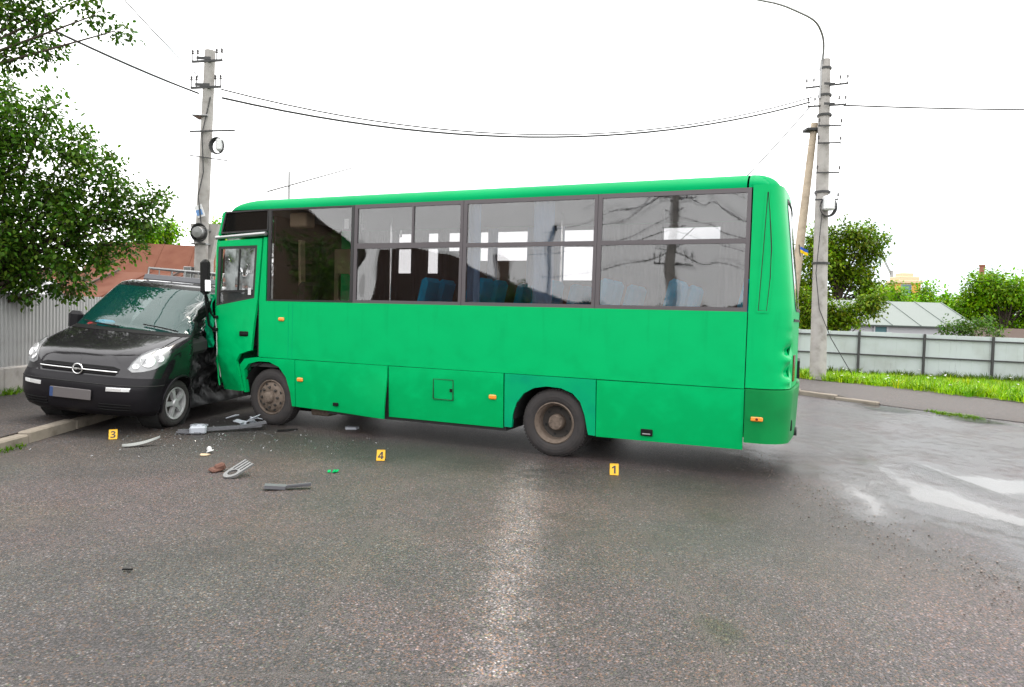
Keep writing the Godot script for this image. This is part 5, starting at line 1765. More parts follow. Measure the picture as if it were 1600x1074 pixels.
	b.bar(Vector3(-7.55, 1.88, -0.01), Vector3(-7.54, 2.48, -0.03), 0.02, 0.02, Vector3.BACK)
	b.bar(Vector3(-7.9, 1.87, -0.008), Vector3(-7.25, 1.89, -0.008), 0.02, 0.03)
	b.patch([Vector2(-7.9, 1.69), Vector2(-7.265, 1.81), Vector2(-7.26, 1.87), Vector2(-7.9, 1.86)], [], 0.2, door_skin, Vector3(0, 0, 1), -0.024, 0.0)
	bpart("window_bar", b, M.black_trim, door)
	b = MB.new()
	b.box(Vector3(-7.31, 1.88, 0.018), Vector3(0.055, 0.1, 0.003))
	bpart("white_sticker", b, M.white_plastic, door)
	b = MB.new()
	b.box(Vector3(-7.38, 1.275, 0.042), Vector3(0.17, 0.075, 0.016), Basis.IDENTITY, 0.01)
	b.box(Vector3(-7.36, 1.27, 0.053), Vector3(0.13, 0.035, 0.02), Basis.IDENTITY, 0.006)
	bpart("handle", b, M.black_plastic, door)
	b = MB.new()
	for y in [1.5, 1.32]:
		b.box(Vector3(-7.93, y, 0.03), Vector3(0.07, 0.045, 0.05), Basis.IDENTITY, 0.01)
	bpart("hinge", b, M.black_plastic, door)
	b = MB.new()
	b.tube([bus_skin(Vector2(-8.05, 2.655)) + Vector3(0, 0, 0.02), bus_skin(Vector2(-7.02, 2.69)) + Vector3(0, 0, 0.03)], 0.028, 0.028, 10)
	bpart("drip_rail", b, M.satin_metal)
	# mirror on its arms
	b = MB.new()
	b.box(Vector3.ZERO, Vector3(0.17, 0.5, 0.11), Basis(Vector3.BACK, 0.05), 0.045)
	var mi := bpart("mirror", b, M.black_plastic)
	mi.position += Vector3(-7.86, 2.06, 0.29)
	mi.rotation.y = -0.35
	b = MB.new()
	b.box(Vector3(0.09, -0.12, 0), Vector3(0.006, 0.16, 0.08), Basis(Vector3.BACK, 0.05), 0.002)
	part("mirror_glass", b, M.chrome, mi)
	b = MB.new()
	b.tube([Vector3(-7.86, 1.85, 0.29), Vector3(-7.9, 1.6, 0.22), Vector3(-7.94, 1.38, 0.14), Vector3(-7.95, 1.32, 0.05)], 0.016, 0.016, 8)
	b.tube([Vector3(-7.85, 1.8, 0.27), Vector3(-7.9, 1.55, 0.14), Vector3(-7.94, 1.5, 0.05)], 0.013, 0.013, 8)
	bpart("mirror_arm", b, M.black_plastic)
	# torn skin of the nose beside the door
	b = MB.new()
	var TP := []
	for i in 13:
		var row := []
		for j in 9:
			var u := i / 12.0
			var v := j / 8.0
			row.append(Vector3(-8.02 - 0.26 * v - 0.03 * noise.get_noise_2d(u * 4.0, v * 3.0), 1.05 + 0.78 * u, -0.02 - 0.1 * v + 0.07 * noise.get_noise_2d(u * 5.0 + 3.0, v * 4.0) + 0.04 * noise.get_noise_2d(u * 14.0, v * 9.0)))
		TP.append(row)
	grid(b, TP, Vector3(0, 0, 1))
	tag(bpart("torn_skin", b, M.stained_green_paint), "crumpled teal green skin torn from the nose beside the mirror")
	b = MB.new()
	var ed := []
	for i in 14:
		ed.append(door_skin(Vector2(-7.985 + 0.008 * noise.get_noise_2d(i * 0.9, 2.0), lerpf(0.62, 1.5, i / 13.0))) + Vector3(-0.004, 0, 0.002 + 0.006 * noise.get_noise_2d(i * 1.3, 5.0)))
	b.tube(ed, 0.009, 0.007, 5)
	bpart("chipped_edge", b, M.white_plastic, door)
	# side windows
	var w := skin_part("window", [Vector2(-7.90, 2.71), Vector2(-7.02, 2.735), Vector2(-7.012, 3.035), Vector2(-7.80, 3.02)], [[Vector2(-7.86, 2.73), Vector2(-7.035, 2.75), Vector2(-7.03, 3.015), Vector2(-7.79, 3.0)]], M.black_trim, 0.0, 0.03, 0.1)
	pane(w, -7.82, 2.73, -7.035, 3.005, M.black_glass, -0.02)
	b = MB.new()
	b.box(Vector3(-7.45, 2.87, -0.09), Vector3(0.8, 0.26, 0.02))
	bpart("backing_board", b, M.interior_dark, w)
	w = skin_part("window", rect(-7.008, 1.75, -5.565, 3.035), [rect(-6.96, 1.775, -5.61, 3.01)], M.black_trim, 0.0, 0.03, 0.4)
	pane(w, -6.96, 1.775, -5.61, 3.01, M.bus_glass)
	for d in [[-5.56, -3.955, true], [-3.95, -2.252, false], [-2.248, -0.61, false]]:
		var x0: float = d[0]
		var x1: float = d[1]
		var holes := [rect(x0 + 0.05, 1.79, x1 - 0.04, 2.46)]
		var split: float = lerpf(x0, x1, 0.555)
		if d[2]:
			holes.append(rect(x0 + 0.05, 2.53, split - 0.015, 2.985))
			holes.append(rect(split + 0.015, 2.53, x1 - 0.04, 2.985))
		else:
			holes.append(rect(x0 + 0.05, 2.51, x1 - 0.04, 2.985))
		w = skin_part("window", rect(x0, 1.748, x1, 3.035), holes, M.window_frame, 0.0, 0.028, 0.4)
		for h in holes:
			pane(w, h[0].x, h[0].y, h[1].x, h[2].y, M.bus_glass)
		b = MB.new()
		if d[2]:
			b.box(Vector3(x0 + 0.075, 2.76, -0.05), Vector3(0.02, 0.45, 0.02))
			b.box(Vector3(x0 + 0.13, 2.78, -0.04), Vector3(0.02, 0.08, 0.02), Basis.IDENTITY, 0.004)
		b.bar(Vector3(x0 + 0.03, 2.487, 0.004 - 0.03), Vector3(x1 - 0.03, 2.487, 0.004 - 0.03), 0.012, 0.02)
		bpart("window_catch", b, M.black_rubber, w)
	b = MB.new()
	b.box(Vector3(-4.88, 2.65, -0.075), Vector3(0.03, 0.09, 0.004))
	b.box(Vector3(-5.73, 2.8, -0.07), Vector3(0.07, 0.13, 0.004))
	bpart("white_sticker", b, M.white_plastic)
	# roof
	bpart("roof", bus_roof(-7.84, -0.66, 0.5, 0.04), M.dimmed_roof_paint)
	bpart("roof", bus_roof(-0.64, -0.335, 0.04, 0.28), M.dimmed_roof_paint)
	bus_wheel(Vector3(-6.95, 0.395, -0.045), false)
	bus_wheel(Vector3(-2.71, 0.395, -0.045), true)
	bus_wheel(Vector3(-6.95, 0.395, -2.1), false)
	bus_wheel(Vector3(-2.71, 0.395, -1.85), true)

func bus_roof(x0: float, x1: float, r0: float, r1: float) -> MB:
	var b := MB.new()
	var B := BUS_W / 2.0 - 0.012
	var rz := 0.42
	var h := 0.185
	var zs := []
	for i in 11: zs.append(B - rz * (1.0 - cos(PI / 2.0 * i / 10.0)))
	for i in 5: zs.append((B - rz) * (1.0 - (i + 1) / 5.0))
	for i in range(zs.size() - 2, -1, -1): zs.append(-zs[i])
	var xs := []
	for i in 9: xs.append(x0 + r0 * (1.0 - cos(PI / 2.0 * i / 8.0)))
	for i in 6: xs.append(lerpf(x0 + r0, x1 - r1, (i + 1) / 7.0))
	for i in 9: xs.append(x1 - r1 * (1.0 - cos(PI / 2.0 * (8 - i) / 8.0)))
	var f := func(x: float, z: float) -> Vector3:
		var dz: float = clampf((B - absf(z)) / rz, 0.0, 1.0)
		var d0 := clampf((x - x0) / r0, 0.0, 1.0)
		var d1 := clampf((x1 - x) / r1, 0.0, 1.0)
		var g := sqrt(maxf(0.0, 1.0 - (1.0 - dz) * (1.0 - dz)))
		if r0 > 0.1: g *= sqrt(maxf(0.0, 1.0 - (1.0 - d0) * (1.0 - d0)))
		if r1 > 0.1: g *= sqrt(maxf(0.0, 1.0 - (1.0 - d1) * (1.0 - d1)))
		# plan corners rounded
		var px := x
		var pz := z
		var rr := 0.26
		for e in [[x1, 1.0, r1], [x0, -1.0, r0]]:
			if e[2] < 0.1:
				continue
			var ux: float = (e[1] * (x - e[0]) + rr) / rr
			var uz: float = (absf(z) - B + rr) / rr
			if ux > 0.0 and uz > 0.0:
				var k: float = maxf(ux, uz) / Vector2(ux, uz).length()
				px = e[0] + e[1] * (-rr + ux * k * rr)
				pz = signf(z) * (B - rr + uz * k * rr)
		return Vector3(px, 3.034 + h * g + 0.02 * (1.0 - pow(z / B, 2.0)) * (g if g > 0.0 else 0.0), pz - BUS_W / 2.0)
	var P := []
	for x in xs:
		var row := []
		for z in zs: row.append(f.call(x, z))
		P.append(row)
	grid(b, P, Vector3(0, 1, 0))
	return b

func grid(b: MB, P: Array, out: Vector3, keep = null) -> void:
	# quads over a table of points, smooth
	var n := P.size()
	var m: int = P[0].size()
	var N := []
	for i in n:
		var row := []
		for k in m:
			var a: Vector3 = P[mini(i + 1, n - 1)][k] - P[maxi(i - 1, 0)][k]
			var c: Vector3 = P[i][mini(k + 1, m - 1)] - P[i][maxi(k - 1, 0)]
			var q := a.cross(c).normalized()
			row.append(q)
		N.append(row)
	var s := 0.0
	for i in n:
		for k in m: s += N[i][k].dot(out)
	for i in n - 1:
		for k in m - 1:
			if keep != null and not keep.call(i, k):
				continue
			var f := 1.0 if s >= 0.0 else -1.0
			b.squad(P[i][k], P[i + 1][k], P[i + 1][k + 1], P[i][k + 1], N[i][k] * f, N[i + 1][k] * f, N[i + 1][k + 1] * f, N[i][k + 1] * f)

func curtain(x0: float, x1: float, z: float, m: Material) -> void:
	var b := MB.new()
	var P := []
	var n := maxi(6, int((x1 - x0) / 0.015))
	for i in n + 1:
		var x := lerpf(x0, x1, float(i) / n)
		var row := []
		for k in 5:
			var y := lerpf(1.74, 3.0, k / 4.0)
			row.append(Vector3(x, y, z + 0.018 * sin(x * 62.0 + 0.3 * k) + 0.008 * sin(x * 23.0)))
		P.append(row)
	grid(b, P, Vector3(0, 0, 1))
	bpart("curtain", b, m)

# ---- the van. Heights up its nose: half width, depth of the nose from the bumper, depth of the corner
const VAN_Y := [0.2, 0.25, 0.35, 0.45, 0.55, 0.62, 0.7, 0.78, 0.86, 0.93, 0.98, 1.03, 1.08, 1.13, 1.18, 1.25, 1.4, 1.6, 1.85, 1.9, 1.935, 1.955, 1.965]
const VAN_W := [0.84, 0.88, 0.91, 0.925, 0.93, 0.935, 0.94, 0.945, 0.945, 0.945, 0.945, 0.945, 0.945, 0.94, 0.94, 0.935, 0.92, 0.895, 0.855, 0.83, 0.76, 0.55, 0.0]
const VAN_F := [0.14, 0.06, 0.02, 0.0, 0.0, 0.015, 0.06, 0.09, 0.12, 0.155, 0.2, 0.29, 0.41, 0.55, 0.7, 0.92, 1.10, 1.36, 1.70, 1.78, 1.9, 2.06, 2.4]
const VAN_D := [0.5, 0.5, 0.5, 0.5, 0.5, 0.51, 0.53, 0.55, 0.58, 0.6, 0.6, 0.58, 0.55, 0.5, 0.45, 0.38, 0.33, 0.28, 0.22, 0.19, 0.15, 0.1, 0.05]
const VAN_L := 4.75
var van: Node3D

func table(t: Array, y: float) -> float:
	var n := VAN_Y.size()
	for i in n - 1:
		if y <= VAN_Y[i + 1] or i == n - 2:
			var u := clampf((y - VAN_Y[i]) / (VAN_Y[i + 1] - VAN_Y[i]), 0.0, 1.0)
			var a: float = t[i]
			var b: float = t[i + 1]
			# smooth cubic with monotone slopes
			var h: float = VAN_Y[i + 1] - VAN_Y[i]
			var s: float = (b - a) / h
			var s0: float = s if i == 0 else (a - t[i - 1]) / (VAN_Y[i] - VAN_Y[i - 1])
			var s1: float = s if i == n - 2 else (t[i + 2] - b) / (VAN_Y[i + 2] - VAN_Y[i + 1])
			var m0 := 0.0 if s * s0 <= 0.0 else 2.0 * s * s0 / (s + s0)
			var m1 := 0.0 if s * s1 <= 0.0 else 2.0 * s * s1 / (s + s1)
			var u2 := u * u
			var u3 := u2 * u
			return (2 * u3 - 3 * u2 + 1) * a + (u3 - 2 * u2 + u) * h * m0 + (-2 * u3 + 3 * u2) * b + (u3 - u2) * h * m1
	return t[n - 1]

func van_pt(p: Vector2) -> Vector3:
	# p.x: 0 at the middle of the nose, 1 where the side begins, 2 at the tail; negative on the van's right
	var c := absf(p.x)
	var y := clampf(p.y, 0.2, 1.965)
	var w := table(VAN_W, y)
	var f := table(VAN_F, y)
	var d := table(VAN_D, y)
	var x := w
	var t := 0.0
	if c <= 1.0:
		var a := c * PI / 2.0
		x = w * pow(sin(a), 0.62)
		t = f + d * (1.0 - pow(maxf(cos(a), 0.0), 0.62))
	else:
		t = lerpf(f + d, VAN_L, c - 1.0)
		x = w * (1.0 - 0.03 * pow(c - 1.0, 3.0))
	if p.x < 0.0:
		x = -x
	else:
		# crushed flank where the bus struck
		var k := smoothstep(0.95, 1.5, t) * smoothstep(3.3, 2.4, t) * smoothstep(0.15, 0.5, y) * smoothstep(1.95, 1.2, y)
		x -= k * (0.26 + 0.16 * noise.get_noise_2d(t * 1.6, y * 1.6) + 0.1 * noise.get_noise_2d(t * 5.0, y * 4.0) + 0.012 * noise.get_noise_2d(t * 13.0, y * 11.0))
	return Vector3(x, y, 2.39 - t)

func van_patch(called: String, poly: Array, holes: Array, m: Material, off: float, depth: float, parent: Node3D = null, cell := 0.035) -> MeshInstance3D:
	# an outline in (nose coordinate, height) laid on the van
	var b := MB.new()
	b.patch(poly, holes, cell, van_pt, Vector3(0.3 if poly[0].x > 0.0 else -0.3, 0.3, 1), off, depth)
	return part(called, b, m, parent if parent else van)

func flip(poly: Array) -> Array:
	var out := []
	for p in poly: out.append(Vector2(-p.x, p.y))
	return out

func make_van() -> void:
	var psi := 0.13
	var nose := Vector3(-5.53, 0.055, -8.68)
	var h := Vector3(-sin(psi), 0, cos(psi))
	van = thing("van", "dark van at the left kerb, its flank crushed by the bus", "van", nose - h * 2.39, -psi)
	van.rotation.z = -0.06
	var rows := []
	for y in VAN_Y: rows.append(y)
	for i in range(VAN_Y.size() - 2, -1, -1):
		var g: float = VAN_Y[i + 1] - VAN_Y[i]
		for k in range(1, int(g / 0.028)):
			rows.append(VAN_Y[i] + g * k / int(g / 0.028))
	rows.sort()
	var cols := []
	for i in 41: cols.append(i / 40.0 * 0.77)
	for i in 12: cols.append(0.77 + 0.23 * (i + 1) / 12.0)
	for i in 90: cols.append(1.0 + (i + 1) / 90.0)
	var P := []
	for s in [1.0, -1.0]:
		var T := []
		for c in cols:
			var row := []
			for y in rows: row.append(van_pt(Vector2(c * s + (1e-5 * s), y)))
			T.append(row)
		P.append(T)
	var kind := func(i: int, k: int, side: int) -> String:
		var c: float = (cols[i] + cols[i + 1]) / 2.0
		var y: float = (rows[k] + rows[k + 1]) / 2.0
		var a := van_pt(Vector2(-c, y))
		var t := 2.39 - a.z
		if y > 1.25 and y < 1.85 and c < 0.77: return "windscreen"
		if y > 1.25 and y < 1.75 and ((c > 1.05 and c < 1.3) or (c > 1.34 and c < 1.62) or (c > 1.66 and c < 1.93)): return "side_window"
		if Vector2(t - 0.83, y - 0.33).length() < 0.365 or Vector2(t - 3.93, y - 0.33).length() < 0.365: return ""
		if y < 0.7 and t < 0.45: return "front_bumper"
		if y > 0.86 and y < 1.25 and c < 0.62: return "bonnet"
		if y > 1.9: return "roof"
		if t > 0.98 and t < 3.3 and i > 0 and side == 0: return "crushed_side"
		return "body"
	for spec in [["body", M.van_paint], ["crushed_side", M.scuffed_paint], ["front_bumper", M.bumper_plastic], ["bonnet", M.van_paint], ["roof", M.van_paint], ["windscreen", M.van_glass], ["side_window", M.bus_glass]]:
		var b := MB.new()
		for s in 2:
			grid(b, P[s], Vector3(1 if s == 0 else -1, 0.3, 0.5), func(i: int, k: int) -> bool: return kind.call(i, k, s) == spec[0])
		if spec[0] == "body":
			for k in rows.size() - 1:
				b.quad(P[0][-1][k], P[1][-1][k], P[1][-1][k + 1], P[0][-1][k + 1], Vector3(0, 0, -1))
		var o := part(spec[0], b, spec[1], van)
		if spec[0] == "windscreen": tag(o, "teal windscreen cracked at its upper left corner")
	# dark floor so that nothing shows through
	var b := MB.new()
	b.box(Vector3(-0.1, 0.34, -0.1), Vector3(1.45, 0.2, 4.3))
	b.box(Vector3(0, 0.6, 1.75), Vector3(1.2, 0.5, 0.5))
	part("floor", b, M.interior_dark, van)
	# dashboard, seats, steering wheel
	b = MB.new()
	b.box(Vector3(0, 1.06, 1.02), Vector3(1.6, 0.24, 0.6), Basis(Vector3.RIGHT, 0.1), 0.06)
	part("dashboard", b, M.interior_dark, van)
	for x in [-0.45, 0.32]:
		b = MB.new()
		b.box(Vector3(x, 0.8, 0.2), Vector3(0.5, 0.14, 0.5), Basis.IDENTITY, 0.05)
		b.box(Vector3(x, 1.2, -0.05), Vector3(0.48, 0.7, 0.14), Basis(Vector3.RIGHT, -0.2), 0.06)
		b.box(Vector3(x, 1.62, -0.12), Vector3(0.26, 0.18, 0.1), Basis(Vector3.RIGHT, -0.2), 0.04)
		part("seat", b, M.interior_dark, van)
	b = MB.new()
	var ring := []
	for i in 25: ring.append(Vector3(0.36 + cos(TAU * i / 24.0) * 0.19, 1.2 + sin(TAU * i / 24.0) * 0.16, 0.66 - sin(TAU * i / 24.0) * 0.1))
	b.tube(ring, 0.016, 0.016, 6, false)
	part("steering_wheel", b, M.black_plastic, van)
	b = MB.new()
	b.box(Vector3(-0.1, 1.15, -0.9), Vector3(1.5, 1.3, 0.03))
	part("bulkhead", b, M.interior_dark, van)
	# bonnet gap, scuttle, wipers
	van_patch("scuttle", [Vector2(-0.68, 1.215), Vector2(0.68, 1.215), Vector2(0.68, 1.255), Vector2(-0.68, 1.255)], [], M.black_plastic, 0.004, 0.0)
	for s in [1.0, -1.0]:
		var sm := MB.new()
		var pts := []
		for i in 12: pts.append(van_pt(Vector2(s * lerpf(0.5, 0.62, i / 11.0), lerpf(0.87, 1.24, i / 11.0))) + Vector3(0, 0.001, 0.001))
		sm.tube(pts, 0.005, 0.005, 5, false)
		part("bonnet_gap", sm, M.dark_seam, van)
	for w in [[0.48, 0.06, 1.26, 1.315], [-0.02, -0.46, 1.26, 1.3]]:
		var wb := MB.new()
		var pts := []
		for i in 9: pts.append(van_pt(Vector2(lerpf(w[0], w[1], i / 8.0), lerpf(w[2], w[3], i / 8.0))) + Vector3(0, 0.02, 0.015))
		wb.tube(pts, 0.01, 0.008, 6)
		part("wiper", wb, M.black_plastic, van)
	# cracks in the windscreen
	var cr := MB.new()
	var r2 := RandomNumberGenerator.new()
	r2.seed = 3
	for k in 46:
		var a := r2.randf_range(PI * 0.9, PI * 1.75)
		var p := Vector2(0.66, 1.7)
		var line := []
		for i in 6:
			line.append(van_pt(p) + Vector3(0, 0.003, 0.004))
			a += r2.randf_range(-0.35, 0.35)
			p += Vector2(cos(a) * 0.075, sin(a) * 0.075) * r2.randf_range(0.4, 1.0)
			p = p.clamp(Vector2(0.02, 1.27), Vector2(0.76, 1.84))
		cr.tube(line, 0.0016, 0.001, 4, false)
	part("cracks", cr, M.white_plastic, van)
	cr = MB.new()
	for k in 14:
		var y := 1.28 + 0.041 * k
		cr.ball(van_pt(Vector2(r2.randf_range(0.68, 0.755), y)) + Vector3(0, 0.002, 0.003), Vector3(0.03, 0.03, 0.012) * r2.randf_range(0.5, 1.1), 4, 6)
	part("crushed_glass", cr, M.clear_glass, van)
	# grille with its bar and ring badge
	var gp := [Vector2(-0.27, 0.8), Vector2(-0.235, 0.715), Vector2(0.235, 0.715), Vector2(0.27, 0.8), Vector2(0.2, 0.825), Vector2(-0.2, 0.825)]
	var gr := van_patch("grille", gp, [], M.black_plastic, 0.006, 0.02)
	b = MB.new()
	for y in [0.735, 0.79]:
		var pts := []
		for i in 21: pts.append(van_pt(Vector2(lerpf(-0.24, 0.24, i / 20.0), y)) + Vector3(0, 0, 0.012))
		b.tube(pts, 0.007, 0.007, 5)
	part("slat", b, M.bumper_plastic, gr)
	b = MB.new()
	var bar := []
	for i in 21: bar.append(van_pt(Vector2(lerpf(-0.26, 0.26, i / 20.0), 0.763)) + Vector3(0, 0, 0.018))
	b.tube(bar, 0.012, 0.012, 8)
	part("chrome_bar", b, M.chrome, gr)
	b = MB.new()
	var c0 := van_pt(Vector2(0.001, 0.765)) + Vector3(0, 0, 0.035)
	var rg := []
	for i in 25: rg.append(c0 + Vector3(cos(TAU * i / 24.0) * 0.068, sin(TAU * i / 24.0) * 0.062, 0))
	b.tube(rg, 0.01, 0.01, 6, false)
	b.prism([Vector2(-0.075, 0.006), Vector2(-0.02, 0.004), Vector2(0.012, 0.016), Vector2(0.075, 0.002), Vector2(0.02, 0.0), Vector2(-0.012, -0.014)], -0.004, 0.012, Transform3D(Basis.IDENTITY, c0))
	part("badge", b, M.chrome, gr)
	# headlights
	var hl := [Vector2(0.355, 0.805), Vector2(0.385, 0.89), Vector2(0.44, 0.98), Vector2(0.53, 1.045), Vector2(0.65, 1.07), Vector2(0.76, 1.045), Vector2(0.825, 0.975), Vector2(0.81, 0.89), Vector2(0.71, 0.825), Vector2(0.55, 0.785), Vector2(0.41, 0.77)]
	for s in [1.0, -1.0]:
		var poly := hl if s > 0.0 else flip(hl)
		var o := van_patch("headlight", poly, [], M.lamp_bowl, 0.004, 0.03, null, 0.03)
		b = MB.new()
		for e in [[0.56, 0.915, 0.09], [0.71, 0.95, 0.055], [0.43, 0.845, 0.042]]:
			var q := van_pt(Vector2(e[0] * s, e[1]))
			var nn := Vector3(s * 0.45, 0.45, 0.8).normalized()
			var xx := Vector3.UP.cross(nn).normalized()
			var bs := Basis(xx, nn, xx.cross(nn))
			b.lathe([Vector2(e[2], 0.014), Vector2(e[2] * 0.93, 0.02), Vector2(e[2] * 0.85, 0.008), Vector2(e[2] * 0.4, 0.004), Vector2(0.001, 0.016)], Transform3D(bs, q), 20)
		part("reflector", b, M.silver_reflector, o)
		var inner := []
		for p in Geometry2D.offset_polygon(PackedVector2Array(poly), 0.004)[0]: inner.append(p)
		b = MB.new()
		b.patch(inner, [], 0.03, van_pt, Vector3(s * 0.3, 0.3, 1), 0.028, 0.024)
		part("lens", b, M.lens_glass, o)
		# strips in the bumper
		var st := [Vector2(0.2, 0.525), Vector2(0.46, 0.535), Vector2(0.47, 0.58), Vector2(0.2, 0.575)]
		var so := van_patch("bumper_lamp", st if s > 0.0 else flip(st), [], M.silver_reflector, 0.006, 0.012)
		var am := [Vector2(0.36, 0.532), Vector2(0.455, 0.537), Vector2(0.462, 0.576), Vector2(0.36, 0.572)]
		var pc := MB.new()
		pc.patch(am if s > 0.0 else flip(am), [], 0.03, van_pt, Vector3(s * 0.3, 0.3, 1), 0.009, 0.004)
		part("indicator", pc, M.white_plastic, so)
		# lower slats
		b = MB.new()
		for y in [0.29, 0.325, 0.36]:
			var pts := []
			for i in 10: pts.append(van_pt(Vector2(s * lerpf(0.14, 0.5, i / 9.0), y)) + Vector3(0, 0, 0.006))
			b.tube(pts, 0.008, 0.008, 5)
		part("intake_slat", b, M.black_plastic, van)
	# groove round the bumper and the plate without readable characters
	b = MB.new()
	var gv := []
	for i in 41: gv.append(van_pt(Vector2(lerpf(-0.98, 0.98, i / 40.0), 0.605)) + Vector3(0, 0, 0.0))
	b.tube(gv, 0.007, 0.007, 5, false)
	part("bumper_groove", b, M.dark_seam, van)
	b = MB.new()
	b.box(van_pt(Vector2(-0.01, 0.46)) + Vector3(0.07, 0, 0.025), Vector3(0.56, 0.13, 0.02), Basis.IDENTITY, 0.006)
	var pl := part("number_plate", b, M.plate_grey, van)
	b = MB.new()
	b.box(van_pt(Vector2(-0.01, 0.46)) + Vector3(-0.185, 0, 0.032), Vector3(0.045, 0.12, 0.01))
	part("plate_band", b, M.plate_blue, pl)
	# mirror, roof deflector, rack
	b = MB.new()
	b.box(Vector3(-1.06, 1.28, 1.1), Vector3(0.2, 0.28, 0.14), Basis(Vector3.UP, 0.2), 0.05)
	b.bar(Vector3(-0.9, 1.22, 1.07), Vector3(-1.06, 1.22, 1.1), 0.06, 0.06)
	part("door_mirror", b, M.bumper_plastic, van)
	b = MB.new()
	b.box(Vector3(0.06, 2.0, 0.36), Vector3(1.25, 0.1, 0.03), Basis(Vector3.RIGHT, -0.5), 0.012)
	part("roof_deflector", b, M.grey_plastic, van)
	b = MB.new()
	for s in [-0.62, 0.62]:
		b.tube([Vector3(s, 1.96, 0.2), Vector3(s, 2.14, 0.18), Vector3(s, 2.14, -2.1), Vector3(s, 1.96, -2.12)], 0.018, 0.018, 8)
		for z in [-0.4, -1.0, -1.6]:
			b.tube([Vector3(s, 1.9, z), Vector3(s, 2.14, z)], 0.014, 0.014, 6)
	for z in [0.17, -0.7, -1.4, -2.1]:
		b.tube([Vector3(-0.62, 2.14, z), Vector3(0.62, 2.14, z)], 0.018, 0.018, 8)
		b.tube([Vector3(-0.62, 2.02, z), Vector3(0.62, 2.02, z)], 0.012, 0.012, 6)
	for k in 5:
		b.tube([Vector3(-0.45 + 0.22 * k, 2.0, 0.17), Vector3(-0.45 + 0.22 * k, 2.14, 0.17)], 0.01 if k != 2 else 0.022, -1, 6)
	part("roof_rack", b, M.steel, van)
	# wheels
	for w in [[0.86, 1.56, 0.0], [0.86, -1.54, 0.0], [-0.86, 1.56, PI], [-0.86, -1.54, PI]]:
		van_wheel(Vector3(w[0], 0.32, w[1]), w[2])
	# arch lips
	for s in [1.0, -1.0]:
		for t in [0.83, 3.93]:
			b = MB.new()
			var pts := []
			for i in 19:
				var a := PI * (i / 18.0) * 1.16 - 0.25
				var y := 0.33 + sin(a) * 0.372
				var tt: float = t + cos(a) * 0.372
				var f := table(VAN_F, y) + table(VAN_D, y)
				pts.append(van_pt(Vector2(s * (1.0 + (tt - f) / (VAN_L - f)), y)) + Vector3(s * 0.004, 0, 0))
			b.tube(pts, 0.016, 0.016, 6, false)
			part("arch_lip", b, M.bumper_plastic, van)
			b = MB.new()
			b.lathe([Vector2(0.39, 0.0), Vector2(0.39, 0.3), Vector2(0.0, 0.3)], Transform3D(Basis(Vector3.BACK, s * PI / 2.0), Vector3(s * 0.86, 0.33, 2.39 - t)), 20)
			part("wheel_well", b, M.dark_seam, van)
	# torn metal on the crushed flank
	r2.seed = 12
	for k in 9:
		b = MB.new()
		var t := 1.15 + 0.17 * k
		var y := r2.randf_range(0.35, 1.2)
		var PT := []
		var len := r2.randf_range(0.25, 0.5)
		var tilt := r2.randf_range(-1.2, 1.2)
		for i in 7:
			var row := []
			for j in 5:
				var u := i / 6.0 - 0.5
				var v := j / 4.0 - 0.5
				var q := Vector3(0.72 + 0.07 * noise.get_noise_2d(u * 3.0 + k * 9.0, v * 3.0) + 0.1 * u * u, y + (u * cos(tilt) - v * 0.3 * sin(tilt)) * len, 2.39 - t + (u * sin(tilt) + v * 0.3 * cos(tilt)) * len)
				row.append(q)
			PT.append(row)
		grid(b, PT, Vector3(1, 0, 0))
		part("torn_panel", b, [M.torn_metal, M.scuffed_paint, M.black_plastic][k % 3], van)
	# things left on the dashboard
	b = MB.new()
	b.ball(Vector3.ZERO, Vector3(0.13, 0.05, 0.07), 7, 10)
	b.ball(Vector3(0.1, 0.01, 0.02), Vector3(0.08, 0.035, 0.05), 6, 8)
	var at := van.transform * Vector3(-0.52, 1.29, 1.24)
	solo("blue_cloth", b, M.blue_cloth, "crumpled turquoise cloth lying on the dashboard behind the van windscreen", "cloth", at)
	b = MB.new()
	b.ball(Vector3.ZERO, Vector3(0.07, 0.03, 0.05), 6, 8)
	solo("red_cloth", b, M.red_cloth, "small red bundle beside the turquoise cloth on the van dashboard", "cloth", van.transform * Vector3(-0.6, 1.27, 1.36))

